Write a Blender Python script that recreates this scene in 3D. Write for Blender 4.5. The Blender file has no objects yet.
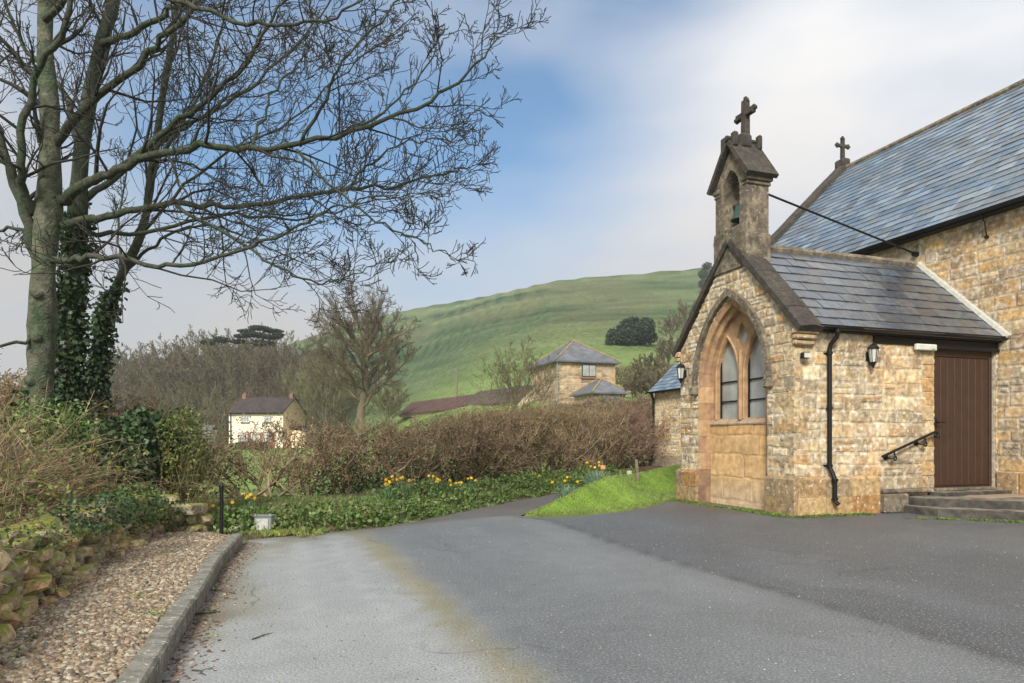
import bpy, bmesh, math, random
import numpy as np
from mathutils import Vector
R = math.radians
scene = bpy.context.scene
# ------------------------------------------------------------------ camera, world, sun
F, HZ, EYE = 682.667, 440.0, 1.15
cd = bpy.data.cameras.new('camera'); cam = bpy.data.objects.new('camera', cd)
scene.collection.objects.link(cam); scene.camera = cam
cam.location = (0, 0, EYE); cam.rotation_euler = (R(90), 0, 0)
cd.lens = 24; cd.sensor_width = 36; cd.shift_y = (HZ - 341.5) / 1024
cd.clip_start = 0.05; cd.clip_end = 6000
SUN_EL, SUN_AZ = 36.0, 194.0            # azimuth: compass-like, 0 = +Y, clockwise
w = bpy.data.worlds.new('World'); scene.world = w; w.use_nodes = True
nt = w.node_tree; nt.nodes.clear()
def N(nt, t, **k):
    n = nt.nodes.new(t)
    for a, b in k.items():
        if a.startswith('i_'): n.inputs[a[2:].replace('_', ' ')].default_value = b
        else: setattr(n, a, b)
    return n
out = N(nt, 'ShaderNodeOutputWorld'); bg = N(nt, 'ShaderNodeBackground'); bg.inputs['Strength'].default_value = 0.10
sky = N(nt, 'ShaderNodeTexSky', sky_type='NISHITA', sun_disc=False, sun_elevation=R(SUN_EL), sun_rotation=R(SUN_AZ))
sky.air_density = 1.0; sky.dust_density = 0.6; sky.ozone_density = 1.5
tc = N(nt, 'ShaderNodeTexCoord')
L = nt.links.new
nrm = N(nt, 'ShaderNodeVectorMath', operation='NORMALIZE'); L(tc.outputs['Generated'], nrm.inputs[0])
dot = N(nt, 'ShaderNodeVectorMath', operation='DOT_PRODUCT'); L(nrm.outputs[0], dot.inputs[0])
bd = Vector((-.20, 1, .72)).normalized(); dot.inputs[1].default_value = bd
mr = N(nt, 'ShaderNodeMapRange', interpolation_type='SMOOTHSTEP'); L(dot.outputs['Value'], mr.inputs['Value'])
for k, v in zip(('From Min', 'From Max', 'To Min', 'To Max'), (.85, .99, 1.0, 0.0)): mr.inputs[k].default_value = v
mp = N(nt, 'ShaderNodeMapping'); mp.inputs['Scale'].default_value = (1.0, 1.0, 2.6); L(nrm.outputs[0], mp.inputs['Vector'])
no = N(nt, 'ShaderNodeTexNoise'); no.inputs['Scale'].default_value = 2.1; no.inputs['Detail'].default_value = 4; no.inputs['Roughness'].default_value = .48
L(mp.outputs[0], no.inputs['Vector'])
mr2 = N(nt, 'ShaderNodeMapRange'); L(no.outputs['Fac'], mr2.inputs['Value'])
for k, v in zip(('From Min', 'From Max', 'To Min', 'To Max'), (.3, .7, -.34, .32)): mr2.inputs[k].default_value = v
ad = N(nt, 'ShaderNodeMath', operation='ADD', use_clamp=True); L(mr.outputs[0], ad.inputs[0]); L(mr2.outputs[0], ad.inputs[1])
mx = N(nt, 'ShaderNodeMix', data_type='RGBA'); L(ad.outputs[0], mx.inputs['Factor'])
sb = N(nt, 'ShaderNodeMix', data_type='RGBA', blend_type='MULTIPLY'); sb.inputs['Factor'].default_value = 1
L(sky.outputs[0], sb.inputs['A']); sb.inputs['B'].default_value = (.42, .88, 1.08, 1)
L(sb.outputs['Result'], mx.inputs['A'])
sep = N(nt, 'ShaderNodeSeparateXYZ'); L(nrm.outputs[0], sep.inputs[0])
cr = N(nt, 'ShaderNodeValToRGB'); L(sep.outputs['Z'], cr.inputs[0])
e = cr.color_ramp.elements
e[0].position = 0.0; e[0].color = (.50, .475, .45, 1); e[1].position = .5; e[1].color = (.565, .555, .545, 1)
k = cr.color_ramp.elements.new(.22); k.color = (.425, .415, .415, 1)
# brighter cloud towards the right of the view
mrx = N(nt, 'ShaderNodeMapRange'); L(sep.outputs['X'], mrx.inputs['Value'])
for kk, v in zip(('From Min', 'From Max', 'To Min', 'To Max'), (-.5, .55, 9.6, 13.2)): mrx.inputs[kk].default_value = v
cs_ = N(nt, 'ShaderNodeVectorMath', operation='SCALE'); L(cr.outputs[0], cs_.inputs[0]); L(mrx.outputs[0], cs_.inputs['Scale'])
L(cs_.outputs[0], mx.inputs['B'])
L(mx.outputs['Result'], bg.inputs['Color']); L(bg.outputs[0], out.inputs[0])
sl = bpy.data.lights.new('sun', 'SUN'); so = bpy.data.objects.new('sun', sl); scene.collection.objects.link(so)
sl.energy = 4.0; sl.angle = R(16); sl.color = (1, .93, .82)
az = R(SUN_AZ); sd = Vector((math.sin(az) * math.cos(R(SUN_EL)), math.cos(az) * math.cos(R(SUN_EL)), math.sin(R(SUN_EL))))
so.rotation_euler = (-sd).to_track_quat('-Z', 'Y').to_euler(); so.location = (0, 0, 30)
scene.view_settings.view_transform = 'Standard'; scene.view_settings.look = 'None'
scene.view_settings.exposure = 0.66; scene.view_settings.gamma = 1
scene.render.engine = 'CYCLES'

# ------------------------------------------------------------------ helpers
COL = scene.collection
ORG = {}
rng = np.random.default_rng(7)
def P(px, py, z=0.0):
    d = (EYE - z) * F / (py - HZ); return ((px - 512) / F * d, d)
def at(px, py, d): return np.array([(px - 512) / F * d, d, EYE + (HZ - py) * d / F])
def props(o, label=None, cat=None, group=None, kind=None):
    if label: o['label'] = label
    if cat: o['category'] = cat
    if group: o['group'] = group
    if kind: o['kind'] = kind
    return o
def thing(name, label, cat, loc=(0, 0, 0), group=None, rz=0):
    o = bpy.data.objects.new(name, None); COL.objects.link(o); o.location = loc; o.rotation_euler = (0, 0, rz)
    o.empty_display_size = .2; ORG[o.name] = np.array(loc, float)
    return props(o, label, cat, group)
def link_mesh(name, me, mat, parent=None, org=None):
    o = bpy.data.objects.new(name, me); COL.objects.link(o)
    if mat: me.materials.append(mat)
    if parent is not None:
        o.parent = parent; ORG[o.name] = ORG[parent.name]
    elif org is not None:
        o.location = org; ORG[o.name] = np.array(org, float)
    else: ORG[o.name] = np.zeros(3)
    return o
def mesh(name, V, Fs, mat, parent=None, org=None, col=None, smooth=False, local=False):
    """Fs: list of tuples, or (n,3)/(n,4) int array"""
    V = np.asarray(V, float).reshape(-1, 3)
    me = bpy.data.meshes.new(name)
    if not local:
        if parent is not None: V = V - ORG[parent.name]
        elif org is not None: V = V - np.array(org, float)
    if isinstance(Fs, np.ndarray):
        n, k = Fs.shape
        me.vertices.add(len(V)); me.vertices.foreach_set('co', V.astype(np.float32).ravel())
        me.loops.add(n * k); me.loops.foreach_set('vertex_index', Fs.astype(np.int32).ravel())
        me.polygons.add(n); me.polygons.foreach_set('loop_start', np.arange(0, n * k, k, dtype=np.int32))
        try: me.polygons.foreach_set('loop_total', np.full(n, k, dtype=np.int32))
        except Exception: pass
        me.update(calc_edges=True)
    else:
        me.from_pydata([tuple(v) for v in V], [], [tuple(f) for f in Fs]); me.update()
    if col is not None:
        a = me.color_attributes.new('Col', 'FLOAT_COLOR', 'POINT')
        c = np.ones((len(V), 4), np.float32); c[:, :3] = np.asarray(col, np.float32)
        a.data.foreach_set('color', c.ravel())
    if smooth: me.polygons.foreach_set('use_smooth', np.ones(len(me.polygons), bool))
    return link_mesh(name, me, mat, parent, org)
class MB:
    def __init__(s): s.v = []; s.f = []; s.c = []; s.n = 0
    def add(s, V, Fs, c=(1, 1, 1)):
        V = np.asarray(V, float).reshape(-1, 3); s.v.append(V)
        s.f += [tuple(int(i) + s.n for i in f) for f in Fs]
        c = np.asarray(c, float); s.c.append(np.tile(c, (len(V), 1)) if c.ndim == 1 else c); s.n += len(V)
    def box(s, fr, a, b, c=(1, 1, 1), bev=0.0):
        (x0, y0, z0), (x1, y1, z1) = a, b
        if x0 > x1: x0, x1 = x1, x0
        if y0 > y1: y0, y1 = y1, y0
        if z0 > z1: z0, z1 = z1, z0
        if bev <= 0:
            p = [(x, y, z) for z in (z0, z1) for y in (y0, y1) for x in (x0, x1)]
            s.add([fr(*q) for q in p], [(0, 2, 3, 1), (4, 5, 7, 6), (0, 1, 5, 4), (2, 6, 7, 3), (0, 4, 6, 2), (1, 3, 7, 5)], c)
        else:
            b = min(bev, (x1 - x0) * .45, (y1 - y0) * .45, (z1 - z0) * .45)
            bm = bmesh.new(); bmesh.ops.create_cube(bm, size=1)
            for v in bm.verts: v.co = Vector(((x0 + x1) / 2 + v.co.x * (x1 - x0), (y0 + y1) / 2 + v.co.y * (y1 - y0), (z0 + z1) / 2 + v.co.z * (z1 - z0)))
            bmesh.ops.bevel(bm, geom=list(bm.edges), offset=b, segments=1, affect='EDGES')
            bm.verts.index_update()
            s.add([fr(*v.co) for v in bm.verts], [[v.index for v in f.verts] for f in bm.faces], c); bm.free()
    def tube(s, pts, rad, k=8, c=(1, 1, 1), cap=True):
        V, Fs = tube(pts, rad, k, cap); s.add(V, Fs, c)
    def prism(s, loops, fr, d0, d1, c=(1, 1, 1)):
        """loops in (u,z); frame fr(d,u,z) ; d0<d1 depth"""
        bm = bmesh.new(); es = []
        for lp in loops:
            vs = [bm.verts.new((0, u, z)) for u, z in lp]
            es += [bm.edges.new((vs[i], vs[(i + 1) % len(vs)])) for i in range(len(vs))]
        bmesh.ops.triangle_fill(bm, use_beauty=True, use_dissolve=False, edges=es)
        bm.verts.index_update(); bm.verts.ensure_lookup_table()
        n = len(bm.verts); fs = [[v.index for v in f.verts] for f in bm.faces]
        co = [(v.co.y, v.co.z) for v in bm.verts]
        V = [fr(d0, u, z) for u, z in co] + [fr(d1, u, z) for u, z in co]
        Fs = fs + [[i + n for i in reversed(f)] for f in fs]
        for e in bm.edges:
            if len(e.link_faces) == 1:
                a, b = e.verts[0].index, e.verts[1].index; Fs.append((a, b, b + n, a + n))
        bm.free(); s.add(V, Fs, c)
    def build(s, name, mat, parent=None, org=None, smooth=False, col=True):
        o = mesh(name, np.concatenate(s.v), s.f, mat, parent, org, np.concatenate(s.c) if col else None, smooth)
        bm = bmesh.new(); bm.from_mesh(o.data); bmesh.ops.recalc_face_normals(bm, faces=bm.faces); bm.to_mesh(o.data); bm.free()
        return o
def W3(x, y, z): return (x, y, z)
def tube(pts, rad, k=8, cap=True):
    pts = np.asarray(pts, float); n = len(pts); rad = np.broadcast_to(np.asarray(rad, float), (n,))
    T = np.gradient(pts, axis=0); T /= np.linalg.norm(T, axis=1)[:, None] + 1e-9
    up = np.array([0, 0, 1.0]) if abs(T[0][2]) < .9 else np.array([1.0, 0, 0])
    A = np.cross(T[0], up); A /= np.linalg.norm(A); V = []
    for i in range(n):
        A = A - T[i] * A.dot(T[i]); A /= np.linalg.norm(A) + 1e-9; B = np.cross(T[i], A)
        for j in range(k):
            a = 2 * math.pi * j / k; V.append(pts[i] + rad[i] * (math.cos(a) * A + math.sin(a) * B))
    Fs = [(i * k + j, i * k + (j + 1) % k, (i + 1) * k + (j + 1) % k, (i + 1) * k + j) for i in range(n - 1) for j in range(k)]
    if cap: Fs += [tuple(range(k))[::-1], tuple((n - 1) * k + j for j in range(k))]
    return V, Fs
def prisms(P0, P1, R0, R1, k=3):
    P0, P1 = np.asarray(P0, float), np.asarray(P1, float); R0, R1 = np.asarray(R0, float), np.asarray(R1, float)
    D = P1 - P0; D /= np.linalg.norm(D, axis=1)[:, None] + 1e-9
    up = np.where(np.abs(D[:, 2:3]) < .9, np.array([[0, 0, 1.0]]), np.array([[1.0, 0, 0]]))
    A = np.cross(D, up); A /= np.linalg.norm(A, axis=1)[:, None]; B = np.cross(D, A)
    n = len(P0); V = np.empty((n, 2 * k, 3))
    for j in range(k):
        a = 2 * math.pi * j / k; o = math.cos(a) * A + math.sin(a) * B
        V[:, j] = P0 + o * R0[:, None]; V[:, k + j] = P1 + o * R1[:, None]
    base = (np.arange(n) * 2 * k)[:, None]
    Fs = np.concatenate([base + np.array([[j, (j + 1) % k, k + (j + 1) % k, k + j]]) for j in range(k)], 0)
    return V.reshape(-1, 3), Fs
def leaves(C, size, rg, flat=.3, narrow=.6, up=None):
    """rhombic folded leaf per centre. returns V,F(4)"""
    n = len(C); C = np.asarray(C); size = np.broadcast_to(size, (n,))[:, None]
    d = rg.normal(size=(n, 3)); 
    if up is not None: d[:, 2] = d[:, 2] * .3 + up
    d /= np.linalg.norm(d, axis=1)[:, None]
    q = rg.normal(size=(n, 3)); s = np.cross(d, q); s /= np.linalg.norm(s, axis=1)[:, None]; m = np.cross(d, s)
    a = C - d * size * .5; b = C + s * size * narrow * .5 + m * size * flat * .3; c = C + d * size * .5; e = C - s * size * narrow * .5 + m * size * flat * .3
    return np.stack([a, b, c, e], 1).reshape(-1, 3), (np.arange(n) * 4)[:, None] + np.array([[0, 1, 2, 3]])
# noise
def _h(ix, iy, seed):
    n = (ix.astype(np.int64) * 374761393 + iy.astype(np.int64) * 668265263 + seed * 1442695041) & 0xffffffff
    n = ((n ^ (n >> 13)) * 1274126177) & 0xffffffff
    return ((n ^ (n >> 16)) & 0xffff) / 65535.0
def vn(x, y, seed=0):
    x = np.asarray(x, float); y = np.asarray(y, float)
    ix, iy = np.floor(x), np.floor(y); fx, fy = x - ix, y - iy; fx = fx * fx * (3 - 2 * fx); fy = fy * fy * (3 - 2 * fy)
    a = _h(ix, iy, seed); b = _h(ix + 1, iy, seed); c = _h(ix, iy + 1, seed); d = _h(ix + 1, iy + 1, seed)
    return (a + (b - a) * fx) * (1 - fy) + (c + (d - c) * fx) * fy
def fbm(x, y, seed=0, o=4):
    t = 0; a = .5; s = 0
    for i in range(o): t = t + a * vn(np.asarray(x) * 2 ** i, np.asarray(y) * 2 ** i, seed + i); s += a; a *= .5
    return t / s
def sstep(a, b, x): t = np.clip((np.asarray(x, float) - a) / (b - a), 0, 1); return t * t * (3 - 2 * t)
def poly_sd(X, Y, poly):
    """signed distance, >0 inside"""
    X = np.asarray(X, float); Y = np.asarray(Y, float); d = np.full(X.shape, 1e9); ins = np.zeros(X.shape, bool)
    n = len(poly)
    for i in range(n):
        x0, y0 = poly[i]; x1, y1 = poly[(i + 1) % n]; ex, ey = x1 - x0, y1 - y0
        t = np.clip(((X - x0) * ex + (Y - y0) * ey) / (ex * ex + ey * ey + 1e-12), 0, 1)
        d = np.minimum(d, np.hypot(X - x0 - t * ex, Y - y0 - t * ey))
        c = ((y0 > Y) != (y1 > Y)) & (X < (x1 - x0) * (Y - y0) / (y1 - y0 + 1e-12) + x0); ins ^= c
    return np.where(ins, d, -d)
def line_d(X, Y, pts):
    X = np.asarray(X, float); Y = np.asarray(Y, float); d = np.full(X.shape, 1e9)
    for (x0, y0), (x1, y1) in zip(pts[:-1], pts[1:]):
        ex, ey = x1 - x0, y1 - y0; t = np.clip(((X - x0) * ex + (Y - y0) * ey) / (ex * ex + ey * ey + 1e-12), 0, 1)
        d = np.minimum(d, np.hypot(X - x0 - t * ex, Y - y0 - t * ey))
    return d
def resample(pts, n):
    pts = np.asarray(pts, float); s = np.r_[0, np.cumsum(np.linalg.norm(np.diff(pts, axis=0), axis=1))]
    u = np.linspace(0, s[-1], n); return np.stack([np.interp(u, s, pts[:, k]) for k in range(pts.shape[1])], 1)
def spline(pts, n):
    """Catmull-Rom through pts"""
    p = np.asarray(pts, float); p = np.vstack([2 * p[0] - p[1], p, 2 * p[-1] - p[-2]]); m = len(p) - 3; o = []
    for u in np.linspace(0, m - 1e-6, n):
        i = int(u); t = u - i; a, b, c, d = p[i:i + 4]
        o.append(.5 * (2 * b + (c - a) * t + (2 * a - 5 * b + 4 * c - d) * t * t + (3 * b - a - 3 * c + d) * t ** 3))
    return np.array(o)

# ------------------------------------------------------------------ materials
def mat(name, base=(.5, .5, .5), rough=.7, attr=False, var=.25, scale=8, bump=.2, bscale=30, metallic=0, spec=.5, c2=None, moss=None, spots=None, sss=0, bdist=.02, detail=5):
    m = bpy.data.materials.new(name); m.use_nodes = True; t = m.node_tree; t.nodes.clear(); l = t.links.new
    o = N(t, 'ShaderNodeOutputMaterial'); b = N(t, 'ShaderNodeBsdfPrincipled'); l(b.outputs[0], o.inputs[0])
    b.inputs['Roughness'].default_value = rough; b.inputs['Metallic'].default_value = metallic; b.inputs['Specular IOR Level'].default_value = spec
    g = N(t, 'ShaderNodeNewGeometry'); n1 = N(t, 'ShaderNodeTexNoise'); n1.inputs['Scale'].default_value = scale; n1.inputs['Detail'].default_value = detail
    l(g.outputs['Position'], n1.inputs['Vector'])
    r = N(t, 'ShaderNodeMapRange'); l(n1.outputs['Fac'], r.inputs['Value'])
    for kk, v in zip(('From Min', 'From Max', 'To Min', 'To Max'), (.3, .7, 1 - var, 1 + var)): r.inputs[kk].default_value = v
    if attr:
        a = N(t, 'ShaderNodeAttribute', attribute_name='Col'); src = a.outputs['Color']
    elif c2 is not None:
        q = N(t, 'ShaderNodeMix', data_type='RGBA'); n3 = N(t, 'ShaderNodeTexNoise'); n3.inputs['Scale'].default_value = scale * .35; n3.inputs['Detail'].default_value = 6
        l(g.outputs['Position'], n3.inputs['Vector']); rr = N(t, 'ShaderNodeMapRange'); l(n3.outputs['Fac'], rr.inputs['Value'])
        rr.inputs['From Min'].default_value = .38; rr.inputs['From Max'].default_value = .62
        l(rr.outputs[0], q.inputs['Factor']); q.inputs['A'].default_value = (*base, 1); q.inputs['B'].default_value = (*c2, 1); src = q.outputs['Result']
    else:
        q = N(t, 'ShaderNodeRGB'); q.outputs[0].default_value = (*base, 1); src = q.outputs[0]
    s = N(t, 'ShaderNodeVectorMath', operation='SCALE'); l(src, s.inputs[0]); l(r.outputs[0], s.inputs['Scale']); src = s.outputs[0]
    if spots:
        (sc, th, scol) = spots
        n4 = N(t, 'ShaderNodeTexNoise'); n4.inputs['Scale'].default_value = sc; n4.inputs['Detail'].default_value = 3; l(g.outputs['Position'], n4.inputs['Vector'])
        r4 = N(t, 'ShaderNodeMapRange'); l(n4.outputs['Fac'], r4.inputs['Value']); r4.inputs['From Min'].default_value = th; r4.inputs['From Max'].default_value = th + .05
        q4 = N(t, 'ShaderNodeMix', data_type='RGBA'); l(r4.outputs[0], q4.inputs['Factor']); l(src, q4.inputs['A']); q4.inputs['B'].default_value = (*scol, 1); src = q4.outputs['Result']
    if moss:
        (mcol, lo, hi, msc) = moss
        sp = N(t, 'ShaderNodeSeparateXYZ'); l(g.outputs['Normal'], sp.inputs[0])
        n5 = N(t, 'ShaderNodeTexNoise'); n5.inputs['Scale'].default_value = msc; n5.inputs['Detail'].default_value = 5; l(g.outputs['Position'], n5.inputs['Vector'])
        a5 = N(t, 'ShaderNodeMath', operation='ADD'); l(sp.outputs['Z'], a5.inputs[0]); 
        m5 = N(t, 'ShaderNodeMath', operation='MULTIPLY'); l(n5.outputs['Fac'], m5.inputs[0]); m5.inputs[1].default_value = 2.4; l(m5.outputs[0], a5.inputs[1])
        r5 = N(t, 'ShaderNodeMapRange'); l(a5.outputs[0], r5.inputs['Value']); r5.inputs['From Min'].default_value = lo; r5.inputs['From Max'].default_value = hi
        q5 = N(t, 'ShaderNodeMix', data_type='RGBA'); l(r5.outputs[0], q5.inputs['Factor']); l(src, q5.inputs['A']); q5.inputs['B'].default_value = (*mcol, 1); src = q5.outputs['Result']
    l(src, b.inputs['Base Color'])
    if bump:
        n2 = N(t, 'ShaderNodeTexNoise'); n2.inputs['Scale'].default_value = bscale; n2.inputs['Detail'].default_value = 5; l(g.outputs['Position'], n2.inputs['Vector'])
        bp = N(t, 'ShaderNodeBump'); bp.inputs['Strength'].default_value = bump; bp.inputs['Distance'].default_value = bdist; l(n2.outputs['Fac'], bp.inputs['Height']); l(bp.outputs[0], b.inputs['Normal'])
    if sss:
        b.inputs['Subsurface Weight'].default_value = 0
        tr = N(t, 'ShaderNodeBsdfTranslucent'); l(src, tr.inputs['Color']); ms = N(t, 'ShaderNodeMixShader'); ms.inputs[0].default_value = sss
        l(b.outputs[0], ms.inputs[1]); l(tr.outputs[0], ms.inputs[2]); l(ms.outputs[0], o.inputs[0])
    return m
M = {}
M['masonry'] = mat('masonry', attr=True, rough=.9, var=.42, scale=13, bump=.7, bscale=60, bdist=.015, spots=(21, .62, (.52, .48, .40)), detail=8)
M['ashlar'] = mat('ashlar', attr=True, rough=.88, var=.25, scale=9, bump=.35, bscale=60, bdist=.01)
M['step'] = mat('step_stone', (.085, .078, .066), rough=.9, var=.5, scale=9, c2=(.05, .047, .04), moss=((.21, .19, .155), 1.9, 2.2, 5), bump=.5, bscale=30)
M['coping'] = mat('coping', (.060, .050, .040), rough=.95, var=.35, scale=14, c2=(.035, .032, .028), spots=(30, .66, (.20, .19, .16)), bump=.5, bscale=40)
M['weathered'] = mat('weathered', (.20, .165, .12), rough=.95, var=.45, scale=12, c2=(.10, .085, .065), spots=(24, .63, (.30, .29, .24)), bump=.6, bscale=45)
M['slate'] = mat('slate', attr=True, rough=.24, var=.3, scale=9, bump=.12, bscale=14, spec=1.0)
M['slate_blue'] = mat('slate_blue', attr=True, rough=.42, var=.16, scale=12, bump=.2, bscale=20, spec=.5)
M['black'] = mat('black_paint', (.006, .006, .007), rough=.5, var=.1, bump=.05, spec=.3)
M['iron'] = mat('iron', (.006, .006, .007), spec=.35, rough=.5, var=.2, bump=.2, bscale=90)
M['door'] = mat('door_wood', (.044, .021, .013), rough=.5, var=.18, scale=7, bump=.1, bscale=40)
M['glass'] = mat('window_glass', (.30, .32, .31), rough=.06, var=.25, scale=3, bump=0, spec=.9)
M['lampglass'] = mat('lamp_glass', (.55, .56, .52), rough=.15, var=.1, bump=0)
M['white'] = mat('white_plastic', (.62, .66, .62), rough=.4, var=.05, bump=0)
M['green_plastic'] = mat('green_plastic', (.08, .45, .22), rough=.4, var=.05, bump=0)
M['tarmac'] = mat('tarmac', attr=True, rough=.58, var=.42, scale=75, bump=.8, bscale=95, bdist=.010, spec=.5, spots=(70, .60, (.30, .30, .29)))
t_ = M['tarmac'].node_tree; bs = [n for n in t_.nodes if n.type == 'BSDF_PRINCIPLED'][0]; src_ = bs.inputs['Base Color'].links[0].from_socket
g_ = N(t_, 'ShaderNodeNewGeometry'); nz_ = N(t_, 'ShaderNodeTexNoise'); nz_.inputs['Scale'].default_value = 2.2; nz_.inputs['Detail'].default_value = 6; t_.links.new(g_.outputs['Position'], nz_.inputs['Vector'])
ad_ = N(t_, 'ShaderNodeVectorMath', operation='MULTIPLY_ADD'); t_.links.new(nz_.outputs['Color'], ad_.inputs[0]); ad_.inputs[1].default_value = (.7, .7, 0); t_.links.new(g_.outputs['Position'], ad_.inputs[2])
vo_ = N(t_, 'ShaderNodeTexVoronoi', feature='DISTANCE_TO_EDGE'); vo_.inputs['Scale'].default_value = .42; t_.links.new(ad_.outputs[0], vo_.inputs['Vector'])
m1_ = N(t_, 'ShaderNodeMapRange'); t_.links.new(vo_.outputs['Distance'], m1_.inputs['Value']); m1_.inputs['From Min'].default_value = .0015; m1_.inputs['From Max'].default_value = .005; m1_.inputs['To Min'].default_value = 1; m1_.inputs['To Max'].default_value = 0
n2_ = N(t_, 'ShaderNodeTexNoise'); n2_.inputs['Scale'].default_value = .5; t_.links.new(g_.outputs['Position'], n2_.inputs['Vector']); m2_ = N(t_, 'ShaderNodeMapRange'); t_.links.new(n2_.outputs['Fac'], m2_.inputs['Value']); m2_.inputs['From Min'].default_value = .50; m2_.inputs['From Max'].default_value = .58; m2_.inputs['To Max'].default_value = .45
mm_ = N(t_, 'ShaderNodeMath', operation='MULTIPLY'); t_.links.new(m1_.outputs[0], mm_.inputs[0]); t_.links.new(m2_.outputs[0], mm_.inputs[1])
mq_ = N(t_, 'ShaderNodeMix', data_type='RGBA'); t_.links.new(mm_.outputs[0], mq_.inputs['Factor']); t_.links.new(src_, mq_.inputs['A']); mq_.inputs['B'].default_value = (.04, .04, .04, 1); t_.links.new(mq_.outputs['Result'], bs.inputs['Base Color'])
M['terrain'] = mat('terrain', attr=True, rough=.95, var=.38, scale=1.2, bump=.8, bscale=5, bdist=.12, spec=.2, detail=11)
M['kerb'] = mat('kerb', (.21, .20, .175), rough=.9, var=.22, scale=25, c2=(.12, .12, .10), spots=(38, .63, (.44, .44, .40)), bump=.4, bscale=60)
M['gravel'] = mat('gravel', attr=True, rough=.85, var=.2, scale=60, bump=.3, bscale=120, bdist=.004)
M['rock'] = mat('rock', attr=True, rough=.92, var=.35, scale=14, bump=.8, bscale=28, bdist=.03, moss=((.19, .20, .035), 1.70, 2.15, 9))
M['bark'] = mat('bark', (.052, .054, .040), rough=.95, var=.4, scale=18, c2=(.035, .055, .028), bump=.8, bscale=35, bdist=.02)
M['bark_pale'] = mat('bark_pale', (.11, .11, .08), rough=.95, var=.5, scale=10, c2=(.045, .065, .035), bump=.9, bscale=30, bdist=.03)
M['twig'] = mat('twig', (.028, .028, .022), rough=.9, var=.25, scale=4, bump=0)
M['twig_far'] = mat('twig_far', (.13, .105, .065), rough=.95, var=.25, scale=.3, bump=0)
M['twig_olive'] = mat('twig_olive', (.13, .115, .065), rough=.95, var=.25, scale=.5, bump=0)
M['twig_wood'] = mat('twig_wood', (.125, .12, .06), rough=.95, var=.45, scale=.12, bump=0)
M['twig_green'] = mat('twig_green', (.16, .16, .07), rough=.95, var=.25, scale=.5, bump=0)
M['hedge'] = mat('hedge_twig', attr=True, rough=.9, var=.3, scale=3, bump=0)
M['leaf'] = mat('leaf', attr=True, rough=.5, var=.25, scale=3, bump=0, sss=.2, spec=.4)
M['ivy'] = mat('ivy', attr=True, rough=.55, var=.25, scale=4, bump=0, sss=.1, spec=.5)
M['petal'] = mat('petal', (.80, .52, .02), rough=.6, var=.15, bump=0, sss=.25)
M['petal_pale'] = mat('petal_pale', (.85, .66, .12), rough=.6, var=.15, bump=0, sss=.25)
M['render'] = mat('cream_render', (.80, .73, .58), rough=.9, var=.06, scale=2, bump=.1)
M['render_sunlit'] = mat('sunlit_render', (.85, .66, .44), rough=.9, var=.08, scale=2, bump=.1)  # cream render made brighter and warmer, sunlight painted into the gable-end colour
M['tiles'] = mat('dark_tiles', (.028, .022, .022), rough=.8, var=.3, scale=3, c2=(.045, .034, .03), bump=.3, bscale=12)
M['rust'] = mat('rust_roof', (.085, .045, .036), rough=.8, var=.3, scale=1.5, c2=(.075, .038, .03), bump=.2, bscale=8)
M['brownroof'] = mat('brown_roof', (.085, .055, .045), rough=.8, var=.3, scale=1.5, c2=(.06, .045, .04), bump=.2, bscale=8)
M['fstone'] = mat('far_stone', attr=True, rough=.9, var=.2, scale=2.2, bump=.2, bscale=8)
M['brick'] = mat('chimney_brick', (.24, .12, .08), rough=.9, var=.2, scale=6, bump=.2)
M['wood'] = mat('weathered_wood', (.17, .14, .095), rough=.9, var=.3, scale=20, bump=.4, bscale=60)
M['galv'] = mat('galvanised', (.30, .33, .33), rough=.45, metallic=.5, var=.2, scale=12, bump=.1)
M['bronze'] = mat('bell_bronze', (.05, .10, .085), rough=.5, metallic=.5, var=.3, scale=12, bump=.1)
M['orange'] = mat('orange_board', (.65, .28, .12), rough=.6, var=.1, bump=0)
M['dkgreen'] = mat('dark_green_paint', (.02, .05, .035), rough=.6, var=.1, bump=0)
M['bluegrey'] = mat('blue_grey_paint', (.10, .16, .20), rough=.7, var=.15, bump=0)
M['lead'] = mat('lime_fillet', (.42, .43, .39), rough=.85, var=.2, scale=20, bump=.3, bscale=50)
M['mat_coir'] = mat('doormat', (.30, .22, .17), rough=.95, var=.3, scale=40, bump=.3)

# ------------------------------------------------------------------ terrain
KERB = [(.03, -2), (-.97, 1), (-1.68, 3.23), (-1.85, 3.76), (-2.02, 4.3), (-2.22, 4.94), (-2.42, 5.55), (-2.62, 6.18), (-2.83, 6.95), (-2.99, 7.59)]
BACK = [(-3.02, 7.85), (-2.56, 8.26), (-1.74, 9.02), (-1.2, 10.0), (-.69, 11.2), (-.05, 12.6), (.57, 13.8), (1.7, 16.6), (3.6, 20.2), (6.6, 24.6), (11, 31)]
LAWNL = [(12.6, 31), (8.0, 24.4), (5.0, 20.0), (3.0, 16.9), (1.55, 14.3), (.62, 11.9), (.12, 10.35), (.35, 10.15), (.9, 10.3), (1.7, 10.9), (2.35, 11.7), (2.75, 12.5)]
ROAD = KERB + BACK + LAWNL + [(3.6, 13.2), (4.6, 11.2), (9, 12.4), (16, 12.4), (16, -2)]
LAWN = LAWNL[::1] + [(3.0, 13.6), (3.3, 14.2), (5, 16), (7.8, 16), (16, 17), (16, 31)]
WALL = [(-1.75, 1.0), (-2.2, 2.3), (-2.69, 3.58), (-2.98, 4.22), (-3.44, 5.38), (-3.77, 6.49), (-3.95, 7.4), (-4.0, 8.0)]
BANK = [(x - .17, y) for x, y in WALL] + [(-4.3, 9.3), (-6, 10.5), (-9, 11.2), (-30, 12), (-30, -12), (-1.75, -12)]
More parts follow.
